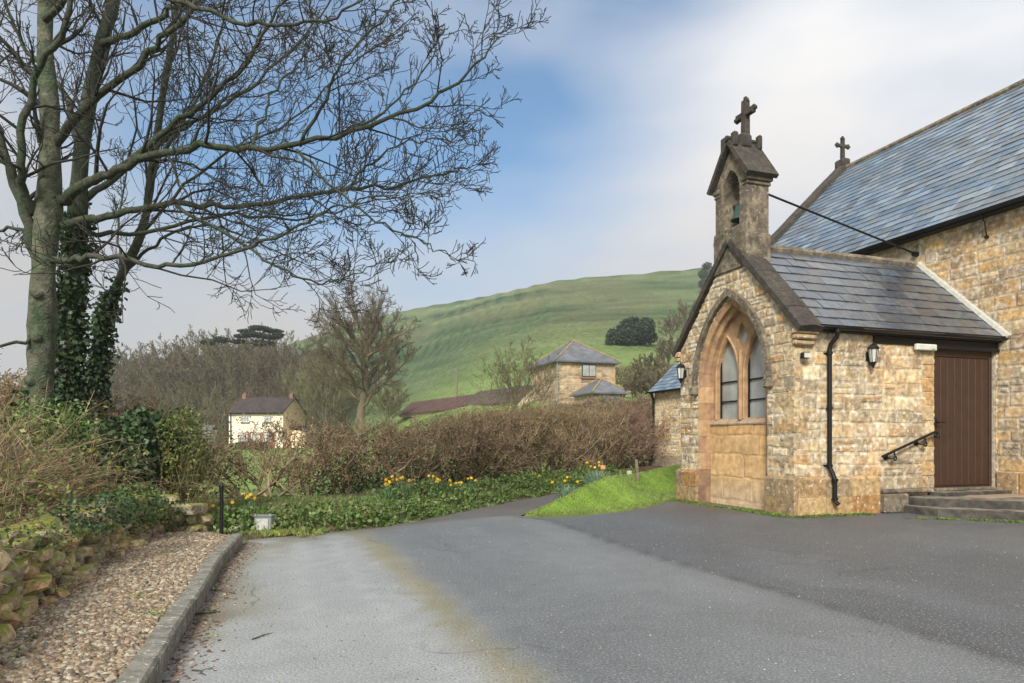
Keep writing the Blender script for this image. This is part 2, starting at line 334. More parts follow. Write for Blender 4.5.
HEDGE = [(-11, 9.6), (-7.6, 10.9), (-5.5, 11.5), (-3.3, 12.3), (-1.5, 14.6), (-.4, 16.8), (1.3, 19.8), (3.4, 23.4), (4.9, 26.6), (6.5, 28.6), (10, 33)]
VERGE = BACK[::1] + [(12, 33), (10, 33)] + HEDGE[::-1] + [(-11, 9.6), (-4.3, 9.2), (-4.2, 7.9)]
def hill_profile(x):
    xs = [-2000, -700, -420, -262, -200, -160, -114, -85, -57, -10, 24.6, 65, 96, 160, 300, 700, 2000]
    zs = [0, 2, 5, 10, 18, 30, 49, 60, 67, 74, 80, 83, 85, 90, 98, 110, 115]
    return np.interp(x, xs, zs)
def TZ(X, Y):
    X = np.asarray(X, float); Y = np.asarray(Y, float)
    rd = poly_sd(X, Y, ROAD); z = np.full(X.shape, -.04)
    out = sstep(0, .12, -rd)
    z = z + out * .04 + out * .03 * fbm(X * 1.1, Y * 1.1, 3)
    lw = poly_sd(X, Y, LAWN); z = np.where(lw > 0, -.03 + .06 * sstep(0, .12, lw) + .52 * sstep(0, 1.15, lw) + .05 * (fbm(X * .9, Y * .9, 5) - .5) * sstep(0, .8, lw), z)
    vg = poly_sd(X, Y, VERGE); z = z + np.where(vg > 0, .22 * sstep(0, 1.6, vg), 0)
    hd = line_d(X, Y, HEDGE); z = z + .15 * sstep(1.5, 0, hd)
    bk = poly_sd(X, Y, BANK); z = z + np.where(bk > 0, .42 * sstep(0, .12, bk) + .10 * np.minimum(bk, 4.5) + .2 * (fbm(X * .7, Y * .7, 8) - .4) * sstep(0, 1, bk), 0)
    y0 = np.interp(X, [-200, -60, -28, -5, 10, 40, 200], [120, 118, 108, 50, 34, 40, 40])
    yr = 350 - .10 * X
    t = np.clip((Y - y0) / (yr - y0), 0, 1.0); g = np.where(t < .5, 1.35 * t ** 1.28, 0); 
    g = .5 * (t * t * (3 - 2 * t)) + .5 * t
    A = hill_profile(X * np.clip(350 / np.maximum(Y, 120), .6, 1.6) * .25 + X * .75)
    far = sstep(20, 60, Y)
    hz = A * g
    over = np.maximum(Y - yr, 0); hz = hz - .00012 * over ** 1.5
    z = z + far * hz + far * sstep(60, 200, Y) * (2.5 * (fbm(X / 38, Y / 38, 11) - .5)) * (A / 60)
    # terracettes on the hill side
    z = z + sstep(90, 150, Y) * (A / 60) * .9 * np.abs(((z * .55 + 1.3 * fbm(X / 45, Y / 45, 14)) % 1.0) - .5)
    # valley drops away far left, other hills far off
    z = z + sstep(500, 1500, np.hypot(X, Y)) * 30 * fbm(X / 600, Y / 600, 21)
    return z
def terrain_colour(X, Y, Z):
    n = fbm(X * .8, Y * .8, 31); n2 = fbm(X / 14, Y / 20, 33, 5); n3 = fbm(X * 4, Y * 4, 35)
    c = np.stack([.14 + .05 * n2, .21 + .05 * n2, .055 + .02 * n2], -1)
    hillf = sstep(70, 160, Y)[..., None]
    stripes = .55 * fbm(X / 24, Z / .8 + fbm(X / 40, Y / 40, 37) * 1.2, 36, 3) + .45 * fbm(X / 60, Z / 3.5, 42, 3)
    hc = np.stack([.074 + .30 * (stripes - .5), .112 + .30 * (stripes - .5), .045 + .15 * (stripes - .5)], -1)
    patch = sstep(.46, .66, fbm(X / 26, Y / 34, 39, 4))[..., None]
    hc = hc * (1 - .35 * patch) + np.array([.13, .11, .055]) * .35 * patch
    c = c * (1 - hillf) + hc * hillf
    lw = poly_sd(X, Y, LAWN)[..., None]
    c = np.where(lw > 0, np.stack([.12 + .05 * n3, .22 + .06 * n3, .03 + .01 * n3], -1), c)
    edge = sstep(.28, .0, lw) * (lw > -.3)
    c = c * (1 - edge * .6) + np.array([.10, .085, .04]) * edge * .6
    vg = poly_sd(X, Y, VERGE)[..., None]
    soil = np.stack([.075 + .05 * n3, .058 + .04 * n3, .035 + .02 * n3], -1)
    c = np.where(vg > 0, soil, c)
    hd = sstep(1.3, .4, line_d(X, Y, HEDGE))[..., None]; c = c * (1 - hd) + soil * .8 * hd
    bk = poly_sd(X, Y, BANK)[..., None]
    c = np.where(bk > 0, np.stack([.10 + .06 * n3, .085 + .05 * n3, .04 + .02 * n3], -1), c)
    return np.clip(c, .01, 1)
def axis(a, b, step, lo, hi, g=1.09):
    mid = list(np.arange(a, b + 1e-6, step)); s = step; v = b; r = []
    while v < hi: s *= g; v += s; r.append(v)
    s = step; v = a; l_ = []
    while v > lo: s *= g; v -= s; l_.append(v)
    return np.array(l_[::-1] + mid + r)
gx = axis(-9, 9, .11, -3500, 3500, 1.055); gy = axis(-1, 25, .11, -200, 4500, 1.03)
X, Y = np.meshgrid(gx, gy); Z = TZ(X, Y); C = terrain_colour(X, Y, Z)
def grid_faces(nx, ny, keep=None):
    i = np.arange(nx - 1)[None, :] + np.arange(ny - 1)[:, None] * nx
    Fq = np.stack([i, i + 1, i + nx + 1, i + nx], -1).reshape(-1, 4)
    return Fq if keep is None else Fq[keep.ravel()]
o = mesh('ground', np.stack([X, Y, Z], -1), grid_faces(len(gx), len(gy)), M['terrain'], col=C.reshape(-1, 3), smooth=True)
props(o, kind='structure')
# tarmac: fine grid clipped to the road outline, plus colour zones of old and new surfacing
def build_tarmac():
    bm = bmesh.new(); vs = [bm.verts.new((x, y, 0)) for x, y in ROAD]
    es = [bm.edges.new((vs[i], vs[(i + 1) % len(vs)])) for i in range(len(vs))]
    bmesh.ops.triangle_fill(bm, use_beauty=True, edges=es)
    for x in np.arange(-3.2, 14, .12):
        bmesh.ops.bisect_plane(bm, geom=bm.verts[:] + bm.edges[:] + bm.faces[:], plane_co=(x, 0, 0), plane_no=(1, 0, 0))
    for y in np.arange(2.6, 20, .12):
        bmesh.ops.bisect_plane(bm, geom=bm.verts[:] + bm.edges[:] + bm.faces[:], plane_co=(0, y, 0), plane_no=(0, 1, 0))
    bm.verts.index_update(); V = np.array([v.co[:] for v in bm.verts]); Fs = [[v.index for v in f.verts] for f in bm.faces]; bm.free()
    x, y = V[:, 0], V[:, 1]
    n = fbm(x * .9, y * .9, 51); n2 = fbm(x * 3.5, y * 3.5, 52); n3 = fbm(x * 9, y * 9, 53)
    pale = np.array([.270, .285, .295]); midc = np.array([.122, .132, .142]); dark = np.array([.076, .083, .094])
    seam = [P(470, 511), P(546, 520), P(651, 556), P(780, 593), P(900, 629), P(1024, 665), P(1300, 745), P(1800, 900)]
    mossl = [P(350, 532), P(369, 540), P(392, 562), P(417, 585), P(466, 633), P(514, 673), P(600, 740), P(760, 900)]
    lx = lambda L_: np.interp(y, [q[1] for q in L_][::-1], [q[0] for q in L_][::-1])
    sx, mx_ = lx(seam), lx(mossl)
    f = sstep(-.06, .06, x - sx + .10 * (n3 - .5) + .10 * (n2 - .5))[:, None]
    g = sstep(-.25, .35, x - mx_ + .3 * (n2 - .5))[:, None]
    c = pale * (1 - g) + midc * g
    # worn paler bands and tyre streaks running with the lane
    bandp = sstep(.25, .75, (x - mx_) / np.maximum(sx - mx_, .1)) * sstep(1.02, .8, (x - mx_) / np.maximum(sx - mx_, .1))
    c = c * (1 + .22 * (bandp * (.2 + n))[:, None])
    stv = fbm((x - mx_) * 9, y * .55, 58, 3); c = c * (1 + .30 * (stv - .5) * np.clip(1.2 - np.abs(x - mx_ + .5) * .5, .25, 1))[:, None]
    c = c * (1 - f) + dark * f
    sl_ = (np.exp(-((x - sx - .03) / .06) ** 2) * (.5 + .8 * n3))[:, None]; c = c * (1 - .42 * sl_); pt_ = sstep(.55, .7, fbm(x * .8 + 4, y * .5, 59, 3))[:, None] * f; c = c * (1 + .22 * pt_)
    md = np.abs(x - mx_) * .8
    mo = sstep(.17, .03, md + .12 * (n2 - .5) + .16 * (n3 - .5)) * (.75 + .45 * n); c = c * (1 - mo[:, None] * .6) + np.array([.18, .155, .045]) * mo[:, None] * .6
    # moss in the corner by the box and along the kerb, dirt along edges
    cd_ = line_d(x, y, [P(300, 541), P(250, 548), P(215, 600), P(190, 640)]); mc = sstep(.5, .05, cd_ + .7 * (n2 - .45)) * .85
    c = c * (1 - mc[:, None] * .6) + np.array([.155, .14, .05]) * mc[:, None] * .6
    e1 = line_d(x, y, BACK[:7]); ed = sstep(.45, .02, e1 + .3 * (n2 - .5))[:, None]; c = c * (1 - .6 * ed) + np.array([.11, .095, .05]) * .6 * ed
    e2 = line_d(x, y, KERB); ed = sstep(.26, .02, e2 + .3 * (n2 - .5))[:, None]; c = c * (1 - .7 * ed) + np.array([.095, .07, .045]) * .7 * ed
    e3 = line_d(x, y, LAWNL[-8:]); ed = sstep(.22, .02, e3 + .25 * (n2 - .5))[:, None]; c = c * (1 - .6 * ed) + np.array([.13, .12, .05]) * .6 * ed
    # lane beyond is brown-grey
    lnl = [P(292, 538), P(400, 526), P(470, 519), P(530, 514)]; ly = np.interp(x, [q[0] for q in lnl], [q[1] for q in lnl]); ln = sstep(-.05, .12, y - ly + .15 * (n2 - .5))[:, None] * (x < 5)[:, None] * (x > -2.6)[:, None]; c = c * (1 - .85 * ln) + np.array([.085, .075, .066]) * .85 * ln
    n4 = fbm(x * 22, y * 22, 54, 2); c = c * (.66 + .30 * n + .2 * n3 + .2 * n4)[:, None]
    # fine cracks / wear streaks down the lane
    st = sstep(.60, .72, fbm((x + .32 * y) * 2.2, y * .35, 57))[:, None]; c = c * (1 + .08 * st)
    V[:, 2] = 0
    o = mesh('road', V, Fs, M['tarmac'], col=c); props(o, kind='structure')
build_tarmac()

# kerb (individual stones butted end to end)
def offset_line(pts, d):
    pts = np.asarray(pts, float); t = np.gradient(pts, axis=0); t /= np.linalg.norm(t, axis=1)[:, None]; n = np.stack([-t[:, 1], t[:, 0]], 1)
    return pts + n * d
kp = spline([(x, y, 0) for x, y in KERB[1:]], 400)[:, :2]; s = np.r_[0, np.cumsum(np.linalg.norm(np.diff(kp, axis=0), axis=1))]
def kerb_at(u): return np.array([np.interp(u, s, kp[:, 0]), np.interp(u, s, kp[:, 1])])
u = 0; ki = 0; kl = .92
while u < s[-1] - .1:
    a, b = u + .008, min(u + kl, s[-1]) - .008; q = [kerb_at(a + (b - a) * i / 4) for i in range(5)]
    mb = MB(); V = []; wdt = .118; hh = .115 + rng.normal() * .003; off = rng.normal() * .003
    for i, p_ in enumerate(q):
        t = kerb_at(min(a + (b - a) * i / 4 + .02, s[-1])) - kerb_at(max(a + (b - a) * i / 4 - .02, 0)); t /= np.linalg.norm(t); nn = np.array([-t[1], t[0]])
        for (o_, z_) in ((0 + off, -.05), (0 + off, hh - .015), (.015 + off, hh), (wdt - .012 + off, hh), (wdt + off, hh - .012), (wdt + off, -.05)):
            V.append((p_[0] + nn[0] * o_, p_[1] + nn[1] * o_, z_))
    Fs = [(i * 6 + j, i * 6 + j + 1, i * 6 + 7 + j, i * 6 + 6 + j) for i in range(4) for j in range(5)] + [tuple(range(6)), tuple(24 + j for j in range(5, -1, -1))]
    mb.add(V, Fs); c0 = kerb_at(a); o = mb.build('kerb', M['kerb'], org=(c0[0], c0[1], 0), col=False); props(o, kind='structure')
    u += kl; ki += 1
# gravel strip
kin = offset_line(kp, .118)
GR = [tuple(p) for p in kin[::12]] + [(-3.15, 7.66), (-3.5, 7.9), (-3.95, 7.95)] + [(x, y) for x, y in WALL[::-1]]
GZ = .07
def scatter_poly(poly, n, rg, pad=0.0):
    p = np.array(poly); lo, hi = p.min(0), p.max(0); outp = []; c = 0
    while c < n:
        q = rg.uniform(lo, hi, (n * 2, 2)); q = q[poly_sd(q[:, 0], q[:, 1], poly) > pad]; outp.append(q); c += len(q)
    return np.concatenate(outp)[:n]
bm = bmesh.new(); vs = [bm.verts.new((x, y, GZ)) for x, y in GR]; es = [bm.edges.new((vs[i], vs[(i + 1) % len(vs)])) for i in range(len(vs))]
bmesh.ops.triangle_fill(bm, use_beauty=True, edges=es); bm.verts.index_update()
o = mesh('gravel_path', [v.co[:] for v in bm.verts], [[v.index for v in f.verts] for f in bm.faces], M['gravel'], col=(.20, .15, .10)); bm.free(); props(o, kind='structure')
def pebbles(q, size, z0, cols, rg, flat=.55):
    n = len(q); cube = np.array([(x, y, z) for z in (-1, 1) for y in (-1, 1) for x in (-1, 1)], float) * .5
    V = cube[None] * (1 + rg.uniform(-.35, .35, (n, 8, 3))); top = V[:, 4:]; top *= np.array([.7, .7, 1])
    sz = (size * rg.uniform(.5, 1.5, n))[:, None, None]; V = V * sz * np.array([1.25, .9, flat]); a = rg.uniform(0, 6.28, n); ca, sa = np.cos(a)[:, None], np.sin(a)[:, None]
    tl = rg.normal(0, .25, (n, 2))
    V[:, :, 2] += V[:, :, 0] * tl[:, :1] + V[:, :, 1] * tl[:, 1:]
    x = V[:, :, 0] * ca - V[:, :, 1] * sa; y = V[:, :, 0] * sa + V[:, :, 1] * ca
    zz = z0 if np.ndim(z0) else np.full(n, z0)
    W = np.stack([x + q[:, 0:1], y + q[:, 1:2], V[:, :, 2] + zz[:, None] + sz[:, :, 0] * flat * .3], -1)
    fq = np.array([(0, 2, 3, 1), (4, 5, 7, 6), (0, 1, 5, 4), (2, 6, 7, 3), (0, 4, 6, 2), (1, 3, 7, 5)])
    Fq = ((np.arange(n) * 8)[:, None, None] + fq[None]).reshape(-1, 4)
    c = cols[rg.integers(0, len(cols), n)] * rg.uniform(.75, 1.25, (n, 1)); return W.reshape(-1, 3), Fq, np.repeat(c, 8, 0)
gcol = np.array([(.34, .25, .17), (.42, .33, .24), (.26, .18, .12), (.20, .15, .11), (.45, .38, .30), (.30, .20, .13), (.15, .12, .10), (.36, .24, .15), (.5, .44, .36)]) * np.array([.72, .76, .74])
q = scatter_poly(GR, 32000, rng, .01); d = np.hypot(q[:, 0], q[:, 1]); q = q[d > 2.6]
V, Fq, c = pebbles(q, .021, GZ + rng.uniform(-.004, .008, len(q)), gcol, rng)
o = mesh('gravel', V, Fq, M['gravel'], col=c); props(o, 'brown and buff gravel chippings spread between the mossy wall and the kerb', 'gravel', kind='stuff')
# fallen leaves and grit lying along the kerb gutter
u = rng.uniform(2.2, s[-1], 900); kk = np.array([kerb_at(a) for a in u]); offs = -np.abs(rng.normal(0, .10, 900)) - .012; tt = np.stack([np.interp(u, s, np.gradient(kp[:, 0])), np.interp(u, s, np.gradient(kp[:, 1]))], 1); tt /= np.linalg.norm(tt, axis=1)[:, None]
q = kk + np.stack([-tt[:, 1], tt[:, 0]], 1) * offs[:, None]
V1, F1, c1 = pebbles(q, .016, .001, np.array([(.13, .09, .06), (.17, .125, .085), (.28, .24, .18), (.08, .055, .04), (.18, .11, .065)]), rng, flat=.25)
q2 = scatter_poly([P(170, 683), P(215, 600), P(300, 545), P(420, 545), P(480, 683)], 90, rng)
V2, F2, c2 = pebbles(q2, .007, .001, np.array([(.16, .10, .07), (.10, .07, .05)]), rng, flat=.25)
q3 = scatter_poly([P(175, 683), P(245, 545), P(520, 516), P(800, 530), P(1024, 540), P(1024, 683)], 1500, rng)
V3, F3, c3 = pebbles(q3, .0055, .001, np.array([(.34, .33, .30), (.24, .22, .19), (.12, .10, .08), (.40, .36, .28)]), rng, flat=.6)
o = mesh('leaf_litter', np.vstack([V1, V2, V3]), np.vstack([F1, F2 + len(V1), F3 + len(V1) + len(V2)]), M['gravel'], col=np.vstack([c1, c2, c3])); props(o, 'brown dead leaves and loose grit along the kerb and over the tarmac', 'leaf litter', kind='stuff')
def stick(a, b, r, label):
    a, b = np.array([*a, r]), np.array([*b, r]); pts = [a, a * .6 + b * .4 + np.array([.01, .012, .004]), a * .3 + b * .7 + np.array([-.008, .01, 0]), b]
    mb = MB(); mb.tube(pts, [r, r * .9, r * .8, r * .5], 6); m_ = (a + b) / 2
    mb.tube([pts[1], pts[1] + np.array([.05, .05, .004])], [r * .6, r * .3], 5)
    o = mb.build('fallen_stick', M['bark'], org=(m_[0], m_[1], 0), col=False); props(o, label, 'stick', 'sticks fallen on the tarmac')
stick(P(192, 616), P(220, 613), .010, 'short thick brown stick lying on the tarmac against the kerb')
stick(P(204, 590), P(236, 594), .004, 'thin dark twig on the pale tarmac beside the far kerb')
stick(P(252, 640), P(270, 634), .004, 'thin twig lying alone on the pale lane surface')
stick(P(192, 671), P(206, 676), .004, 'small twig on the tarmac nearest the camera by the kerb')

# ------------------------------------------------------------------ church frame
TH = R(18.7); CX, CY = 4.26, 10.30
def ch(s_, t_, z_): return (CX + s_ * math.cos(TH) - t_ * math.sin(TH), CY + s_ * math.sin(TH) + t_ * math.cos(TH), z_)
church = thing('church', 'honey stone church with slate roofs, gabled porch and bellcote beside the tarmac', 'church', ch(4.25, 3, 0))
PAL = np.array([(.48, .36, .205), (.45, .33, .19), (.54, .43, .26), (.48, .32, .15), (.40, .32, .21), (.52, .40, .23), (.35, .29, .20), (.57, .47, .31), (.45, .28, .125)])
PAL_O = np.array([(.50, .32, .14), (.52, .33, .13), (.46, .32, .17), (.50, .38, .23), (.38, .29, .19), (.47, .28, .11), (.40, .34, .26)])
MORT = np.array([.45, .39, .29])
def masonry(fr, U0, U1, V0, V1, mask, seed, pal=PAL, hc=(.11, .2), wc=(.12, .40), res=.02, mort=MORT, amp=.012, warp=.03, core=None, tint=None):
    """height-field of coursed rubble: real relief and one colour per stone. fr(depth_out, u, v)"""
    rg = np.random.default_rng(seed)
    nu, nv = int(round((U1 - U0) / res)) + 1, int(round((V1 - V0) / res)) + 1
    u = np.linspace(U0, U1, nu); v = np.linspace(V0, V1, nv); U, V = np.meshgrid(u, v)
    Uw = U + warp * 1.3 * (fbm(U * 4, V * 4, seed + 1, 3) - .5); Vw = V + warp * (fbm(U * 3, V * 5, seed + 2, 3) - .5) * 1.6
    hs = [V0 - .3]
    while hs[-1] < V1 + .3: hs.append(hs[-1] + rg.uniform(*hc))
    hs = np.array(hs); ci = np.clip(np.searchsorted(hs, Vw) - 1, 0, len(hs) - 2)
    dv = np.minimum(Vw - hs[ci], hs[ci + 1] - Vw)
    D = np.zeros_like(U); ID = np.zeros(U.shape, int)
    for k in range(len(hs) - 1):
        m_ = ci == k
        if not m_.any(): continue
        xs = [U0 - .5 - rg.uniform(0, .3)]
        while xs[-1] < U1 + .5: xs.append(xs[-1] + rg.uniform(*wc) * (1.25 if rg.random() < .15 else 1))
        xs = np.array(xs); j = np.clip(np.searchsorted(xs, Uw[m_]) - 1, 0, len(xs) - 2)
        du = np.minimum(Uw[m_] - xs[j], xs[j + 1] - Uw[m_])
        # some blocks split in two courses
        h_ = hs[k + 1] - hs[k]; spl = (_h(j, np.full(j.shape, k), seed + 9) < .14) & (h_ > .13); mid = (hs[k] + hs[k + 1]) / 2
        dm = np.abs(Vw[m_] - mid); dvk = np.where(spl, np.minimum(dv[m_], dm), dv[m_])
        D[m_] = np.minimum(du, dvk); ID[m_] = (k * 997 + j * 3 + np.where(spl & (Vw[m_] > mid), 1, 0))
    mw = .006 + .012 * fbm(U * 6, V * 6, seed + 5)
    st = sstep(mw, mw + .016, D)
    r1 = _h(ID, ID * 0 + 3, seed + 6); r2 = _h(ID, ID * 0 + 7, seed + 7)
    H = st * amp * (.5 + .9 * r1) + amp * .5 * (fbm(U * 14, V * 14, seed + 8, 3) - .5) * st
    Cc = pal[(r1 * len(pal) * .9999).astype(int)] * (.78 + .42 * r2)[..., None] * (.82 + .36 * fbm(U * 9, V * 9, seed + 10))[..., None]
    Cc = Cc * st[..., None] + (mort * (.85 + .3 * fbm(U * 12, V * 12, seed + 12))[..., None]) * (1 - st[..., None])
    if tint is not None: Cc = tint(U, V, Cc)
    uc, vc = (U[:-1, :-1] + U[1:, 1:]) / 2, (V[:-1, :-1] + V[1:, 1:]) / 2
    keep = mask(uc, vc) if mask is not None else np.ones(uc.shape, bool)
    pts = np.array([fr(h, a, b) for h, a, b in zip(H.ravel(), U.ravel(), V.ravel())])
    Fq = grid_faces(nu, nv, keep); used = np.unique(Fq); rm = np.full(len(pts), -1); rm[used] = np.arange(len(used))
    return pts[used], rm[Fq], Cc.reshape(-1, 3)[used]
def wall_obj(name, parts, mb, mat_, parent, **k):
    Vs, Fs, Cs = [], [], []; n = 0
    for V, Fq, c in parts: Vs.append(V); Fs += [tuple(f) for f in (Fq + n)]; Cs.append(c); n += len(V)
    if mb is not None and mb.n:
        V = np.concatenate(mb.v); Vs.append(V); Cs.append(np.concatenate(mb.c)); Fs += [tuple(i + n for i in f) for f in mb.f]
    return mesh(name, np.concatenate(Vs), Fs, mat_, parent, col=np.concatenate(Cs), **k)
GW, EZ, AZ_ = 3.08, 2.90, 4.52; TC = GW / 2; NS = 4.25
def arch(half, spring, apex, n=12, z0=None, c=TC):
    """pointed arch outline (t,z) from right foot up over to left foot"""
    h = apex - spring; r = (half * half + h * h) / (2 * half); pts = []
    cxr = c + half - r    # centre of the arc that rises on the +t side
    a1 = math.atan2(h, c - cxr)
    L_ = [(cxr + r * math.cos(a1 * i / n), spring + r * math.sin(a1 * i / n)) for i in range(n + 1)]     # from +t foot to apex
    Rr = [(2 * c - x, z) for x, z in L_][::-1]
    pts = L_ + Rr[1:]
    if z0 is not None: pts = [(c + half, z0)] + pts + [(c - half, z0)]
    return pts
def in_poly(u, v, poly): return poly_sd(u, v, poly) > 0
# porch gable wall (plane s=0, facing -s)
JH, JS, JA = .93, 2.13, 3.58                       # moulded jamb outline
jamb = arch(JH, JS, JA, 14, z0=0.0)
def gable_mask(u, v):
    top = AZ_ - .02 - np.abs(u - TC) * (AZ_ - EZ + .02) / (TC) 
    return (v < top) & ~in_poly(u, v, jamb)
def stain(U, V, Cc, sd=0):
    a = sstep(.46, .68, fbm(U * 1.6 + 3, V * 1.9, 171 + sd, 4))[..., None]; b = sstep(.5, .7, fbm(U * 2.6, V * 3.1 + 9, 172 + sd, 4))[..., None]; g_ = sstep(.52, .72, fbm(U * 3.3 + 7, V * 2.4, 173 + sd, 4))[..., None]; m_ = Cc.mean(-1, keepdims=True)
    Cc = Cc * (1 - .62 * a) + m_ * np.array([1.28, .84, .42]) * .62 * a
    Cc = Cc * (1 - .55 * b) + m_ * np.array([.68, .52, .34]) * .55 * b
    Cc = Cc * (1 - .40 * g_) + np.array([.50, .44, .32]) * .28 * g_
    h = sstep(.62, .66, fbm(U * 17, V * 17, 174 + sd, 2))[..., None] * .6; return Cc * (1 - h) + np.array([.60, .56, .46]) * h
def lichen(U, V, Cc):
    Cc = stain(U, V, Cc)
    f = sstep(.55, .72, fbm(U * 2.2, V * 1.6, 77))[..., None] * sstep(3.2, 1.2, V)[..., None] * sstep(1.6, 2.8, U)[..., None]
    Cc = Cc * (1 - .7 * f) + np.array([.28, .19, .14]) * .7 * f
    w_ = sstep(.70, .74, fbm(U * 7, V * 6, 79))[..., None] * sstep(2.2, 2.8, U)[..., None]
    Cc = Cc * (1 - w_) + np.array([.62, .60, .54]) * w_
    g = sstep(.5, .15, V + .25 * fbm(U * 5, V * 5, 80) - .1)[..., None]; return Cc * (1 - .35 * g) + np.array([.16, .15, .09]) * .35 * g
parts = [masonry(lambda d, u, v: ch(-d, u, v), 0, GW, 0, 4.6, gable_mask, 101, hc=(.11, .20), wc=(.12, .40), tint=lichen)]
core = MB()
tri = [(0.004, 0), (TC - JH - .01, 0)] + [(t, z) for t, z in arch(JH + .01, JS, JA + .01, 14)[::-1]] + [(TC + JH + .01, 0), (GW - .004, 0), (GW - .004, EZ - .1), (TC, AZ_ - .03), (.004, EZ - .1)]
core.prism([tri], lambda d, u, z: ch(d, u, z), .003, .34, MORT)
def tooth(s0, s1, t0, t1, z0, z1, c): core.box(ch, (s0, t0, z0), (s1, t1, z1), c, bev=.012)
# quoins at the two corners, dressed stone slightly proud
qz = .62; i = 0
while qz < EZ - .12:
    h = rng.uniform(.18, .27); h = min(h, EZ - .04 - qz); la, lb = ((.42, .22) if i % 2 else (.22, .42)); c = PAL[rng.integers(0, 9)] * rng.uniform(.8, 1.15)
    tooth(-.008, lb, -.008, la, qz + .004, qz + h - .004, c)
    tooth(-.008, .3, GW - la, GW + .008, qz + .004, qz + h - .004, c * rng.uniform(.7, 1)); qz += h; i += 1
wall_obj('porch_gable_wall', parts, core, M['masonry'], church)
# plinth blocks along porch
def plinth(name, segs, par):
    mb = MB()
    for (fr, u0, u1) in segs:
        u = u0
        while u < u1 - .02:
            w_ = min(rng.uniform(.32, .6), u1 - u); w_ = u1 - u if u1 - u - w_ < .15 else w_; z = -.1
            for h in (.38, .31):
                c = PAL[rng.integers(0, 9)] * rng.uniform(.6, .85) * np.array([.96, .86, .73])
                prof = [(0.02, z), (-.075, z), (-.075, z + h - (.045 if h < .35 else 0)), (-.02, z + h), (0.02, z + h)] if h < .35 else [(0.02, z), (-.075, z), (-.075, z + h), (0.02, z + h)]
                prof = [(a, b + .0) for a, b in prof]; n = len(prof)
                Vv = [fr(a, u + .003, b) for a, b in prof] + [fr(a, u + w_ - .003, b) for a, b in prof]
                mb.add(Vv, [tuple(range(n)), tuple(range(2 * n - 1, n - 1, -1))] + [(k, (k + 1) % n, n + (k + 1) % n, n + k) for k in range(n)], c); z += h + .003
            u += w_
    return mb.build(name, M['masonry'], par)
for sg_ in [(lambda a, u, z: ch(a, u, z), -.076, TC - JH - .03), (lambda a, u, z: ch(a, u, z), TC + JH + .03, GW + .07), (lambda a, u, z: ch(u, a, z), .0, 1.60)]: plinth('plinth', [sg_], church)
# hood mould
def arch_band(half_o, apex_o, half_i, apex_i, spring, s0, s1, z0=None, n=14, blocks=0, cfn=None):
    O = arch(half_o, spring, apex_o, n); I = arch(half_i, spring, apex_i, n)
    if z0 is not None: O = [(TC + half_o, z0), (TC + half_o, (z0 + spring) * .5)] + O + [(TC - half_o, (z0 + spring) * .5), (TC - half_o, z0)]; I = [(TC + half_i, z0), (TC + half_i, (z0 + spring) * .5)] + I + [(TC - half_i, (z0 + spring) * .5), (TC - half_i, z0)]
    mb = MB(); m_ = len(O)
    if z0 is not None:   # refine jambs into blocks
        def ref(Lp):
            a, b = Lp[0], Lp[2]; k = 7; st = [(a[0], a[1] + (b[1] - a[1]) * q / k) for q in range(k)]; c_, d_ = Lp[-3], Lp[-1]
            en = [(d_[0], c_[1] + (d_[1] - c_[1]) * q / k) for q in range(1, k + 1)]; return st + Lp[2:-2] + en
        O, I = ref(O), ref(I); m_ = len(O)
    i = 0; rg = np.random.default_rng(int(half_o * 1000))
    while i < m_ - 1:
        st = 1 if (z0 is not None and (i < 7 or i >= m_ - 8)) else 2; j = min(i + st, m_ - 1); c = cfn(rg, (O[i][1] + O[j][1]) / 2, (O[i][0] + O[j][0]) / 2)
        lo, li = [O[k] for k in range(i, j + 1)], [I[k] for k in range(i, j + 1)]; n_ = len(lo)
        def sh(Lp, e):
            L2 = [np.array(p) for p in Lp]; d0 = L2[1] - L2[0]; L2[0] = L2[0] + d0 / (np.linalg.norm(d0) + 1e-9) * e; d1 = L2[-2] - L2[-1]; L2[-1] = L2[-1] + d1 / (np.linalg.norm(d1) + 1e-9) * e; return L2
        lo, li = sh(lo, .002), sh(li, .002); Vv = []
        s0i = s0[1] if isinstance(s0, tuple) else s0; s0o = s0[0] if isinstance(s0, tuple) else s0
        for (a, b) in zip(lo, li): Vv += [ch(s0o, *a), ch(s0i, *b), ch(s1, *b), ch(s1, *a)]
        Fs = [(0, 1, 2, 3), tuple(4 * (n_ - 1) + k for k in (3, 2, 1, 0))]
        for k in range(n_ - 1):
            for e in range(4): Fs.append((4 * k + e, 4 * k + (e + 1) % 4, 4 * k + 4 + (e + 1) % 4, 4 * k + 4 + e))
        mb.add(Vv, Fs, c); i = j
    return mb
dark = lambda rg, z, t: np.array([.15, .13, .10]) * rg.uniform(.8, 1.3)
def hamc(rg, z, t): 
    c = np.array([(.36, .225, .12), (.33, .20, .12), (.40, .26, .14), (.30, .19, .12)][rg.integers(0, 4)]) * rg.uniform(.85, 1.12)
    if z < .5: c = c * .75
    return c
mb = arch_band(1.06, 3.76, .965, 3.63, JS, -.085, .02, cfn=dark)
for sg in (-1, 1): mb.box(ch, (-.12, TC + sg * 1.012 - .075, JS - .16), (.01, TC + sg * 1.012 + .075, JS + .01), (.13, .11, .085), bev=.03)
mb.build('hood_mould', M['weathered'], church)
win = MB()
w1 = arch_band(JH + .02, JA + .02, .865, 3.48, JS, (-.012, .03), .12, z0=.0, cfn=hamc)
w2 = arch_band(.885, 3.50, .815, 3.40, JS, (.085, .14), .24, z0=.0, cfn=hamc)
win_frame = w1; 
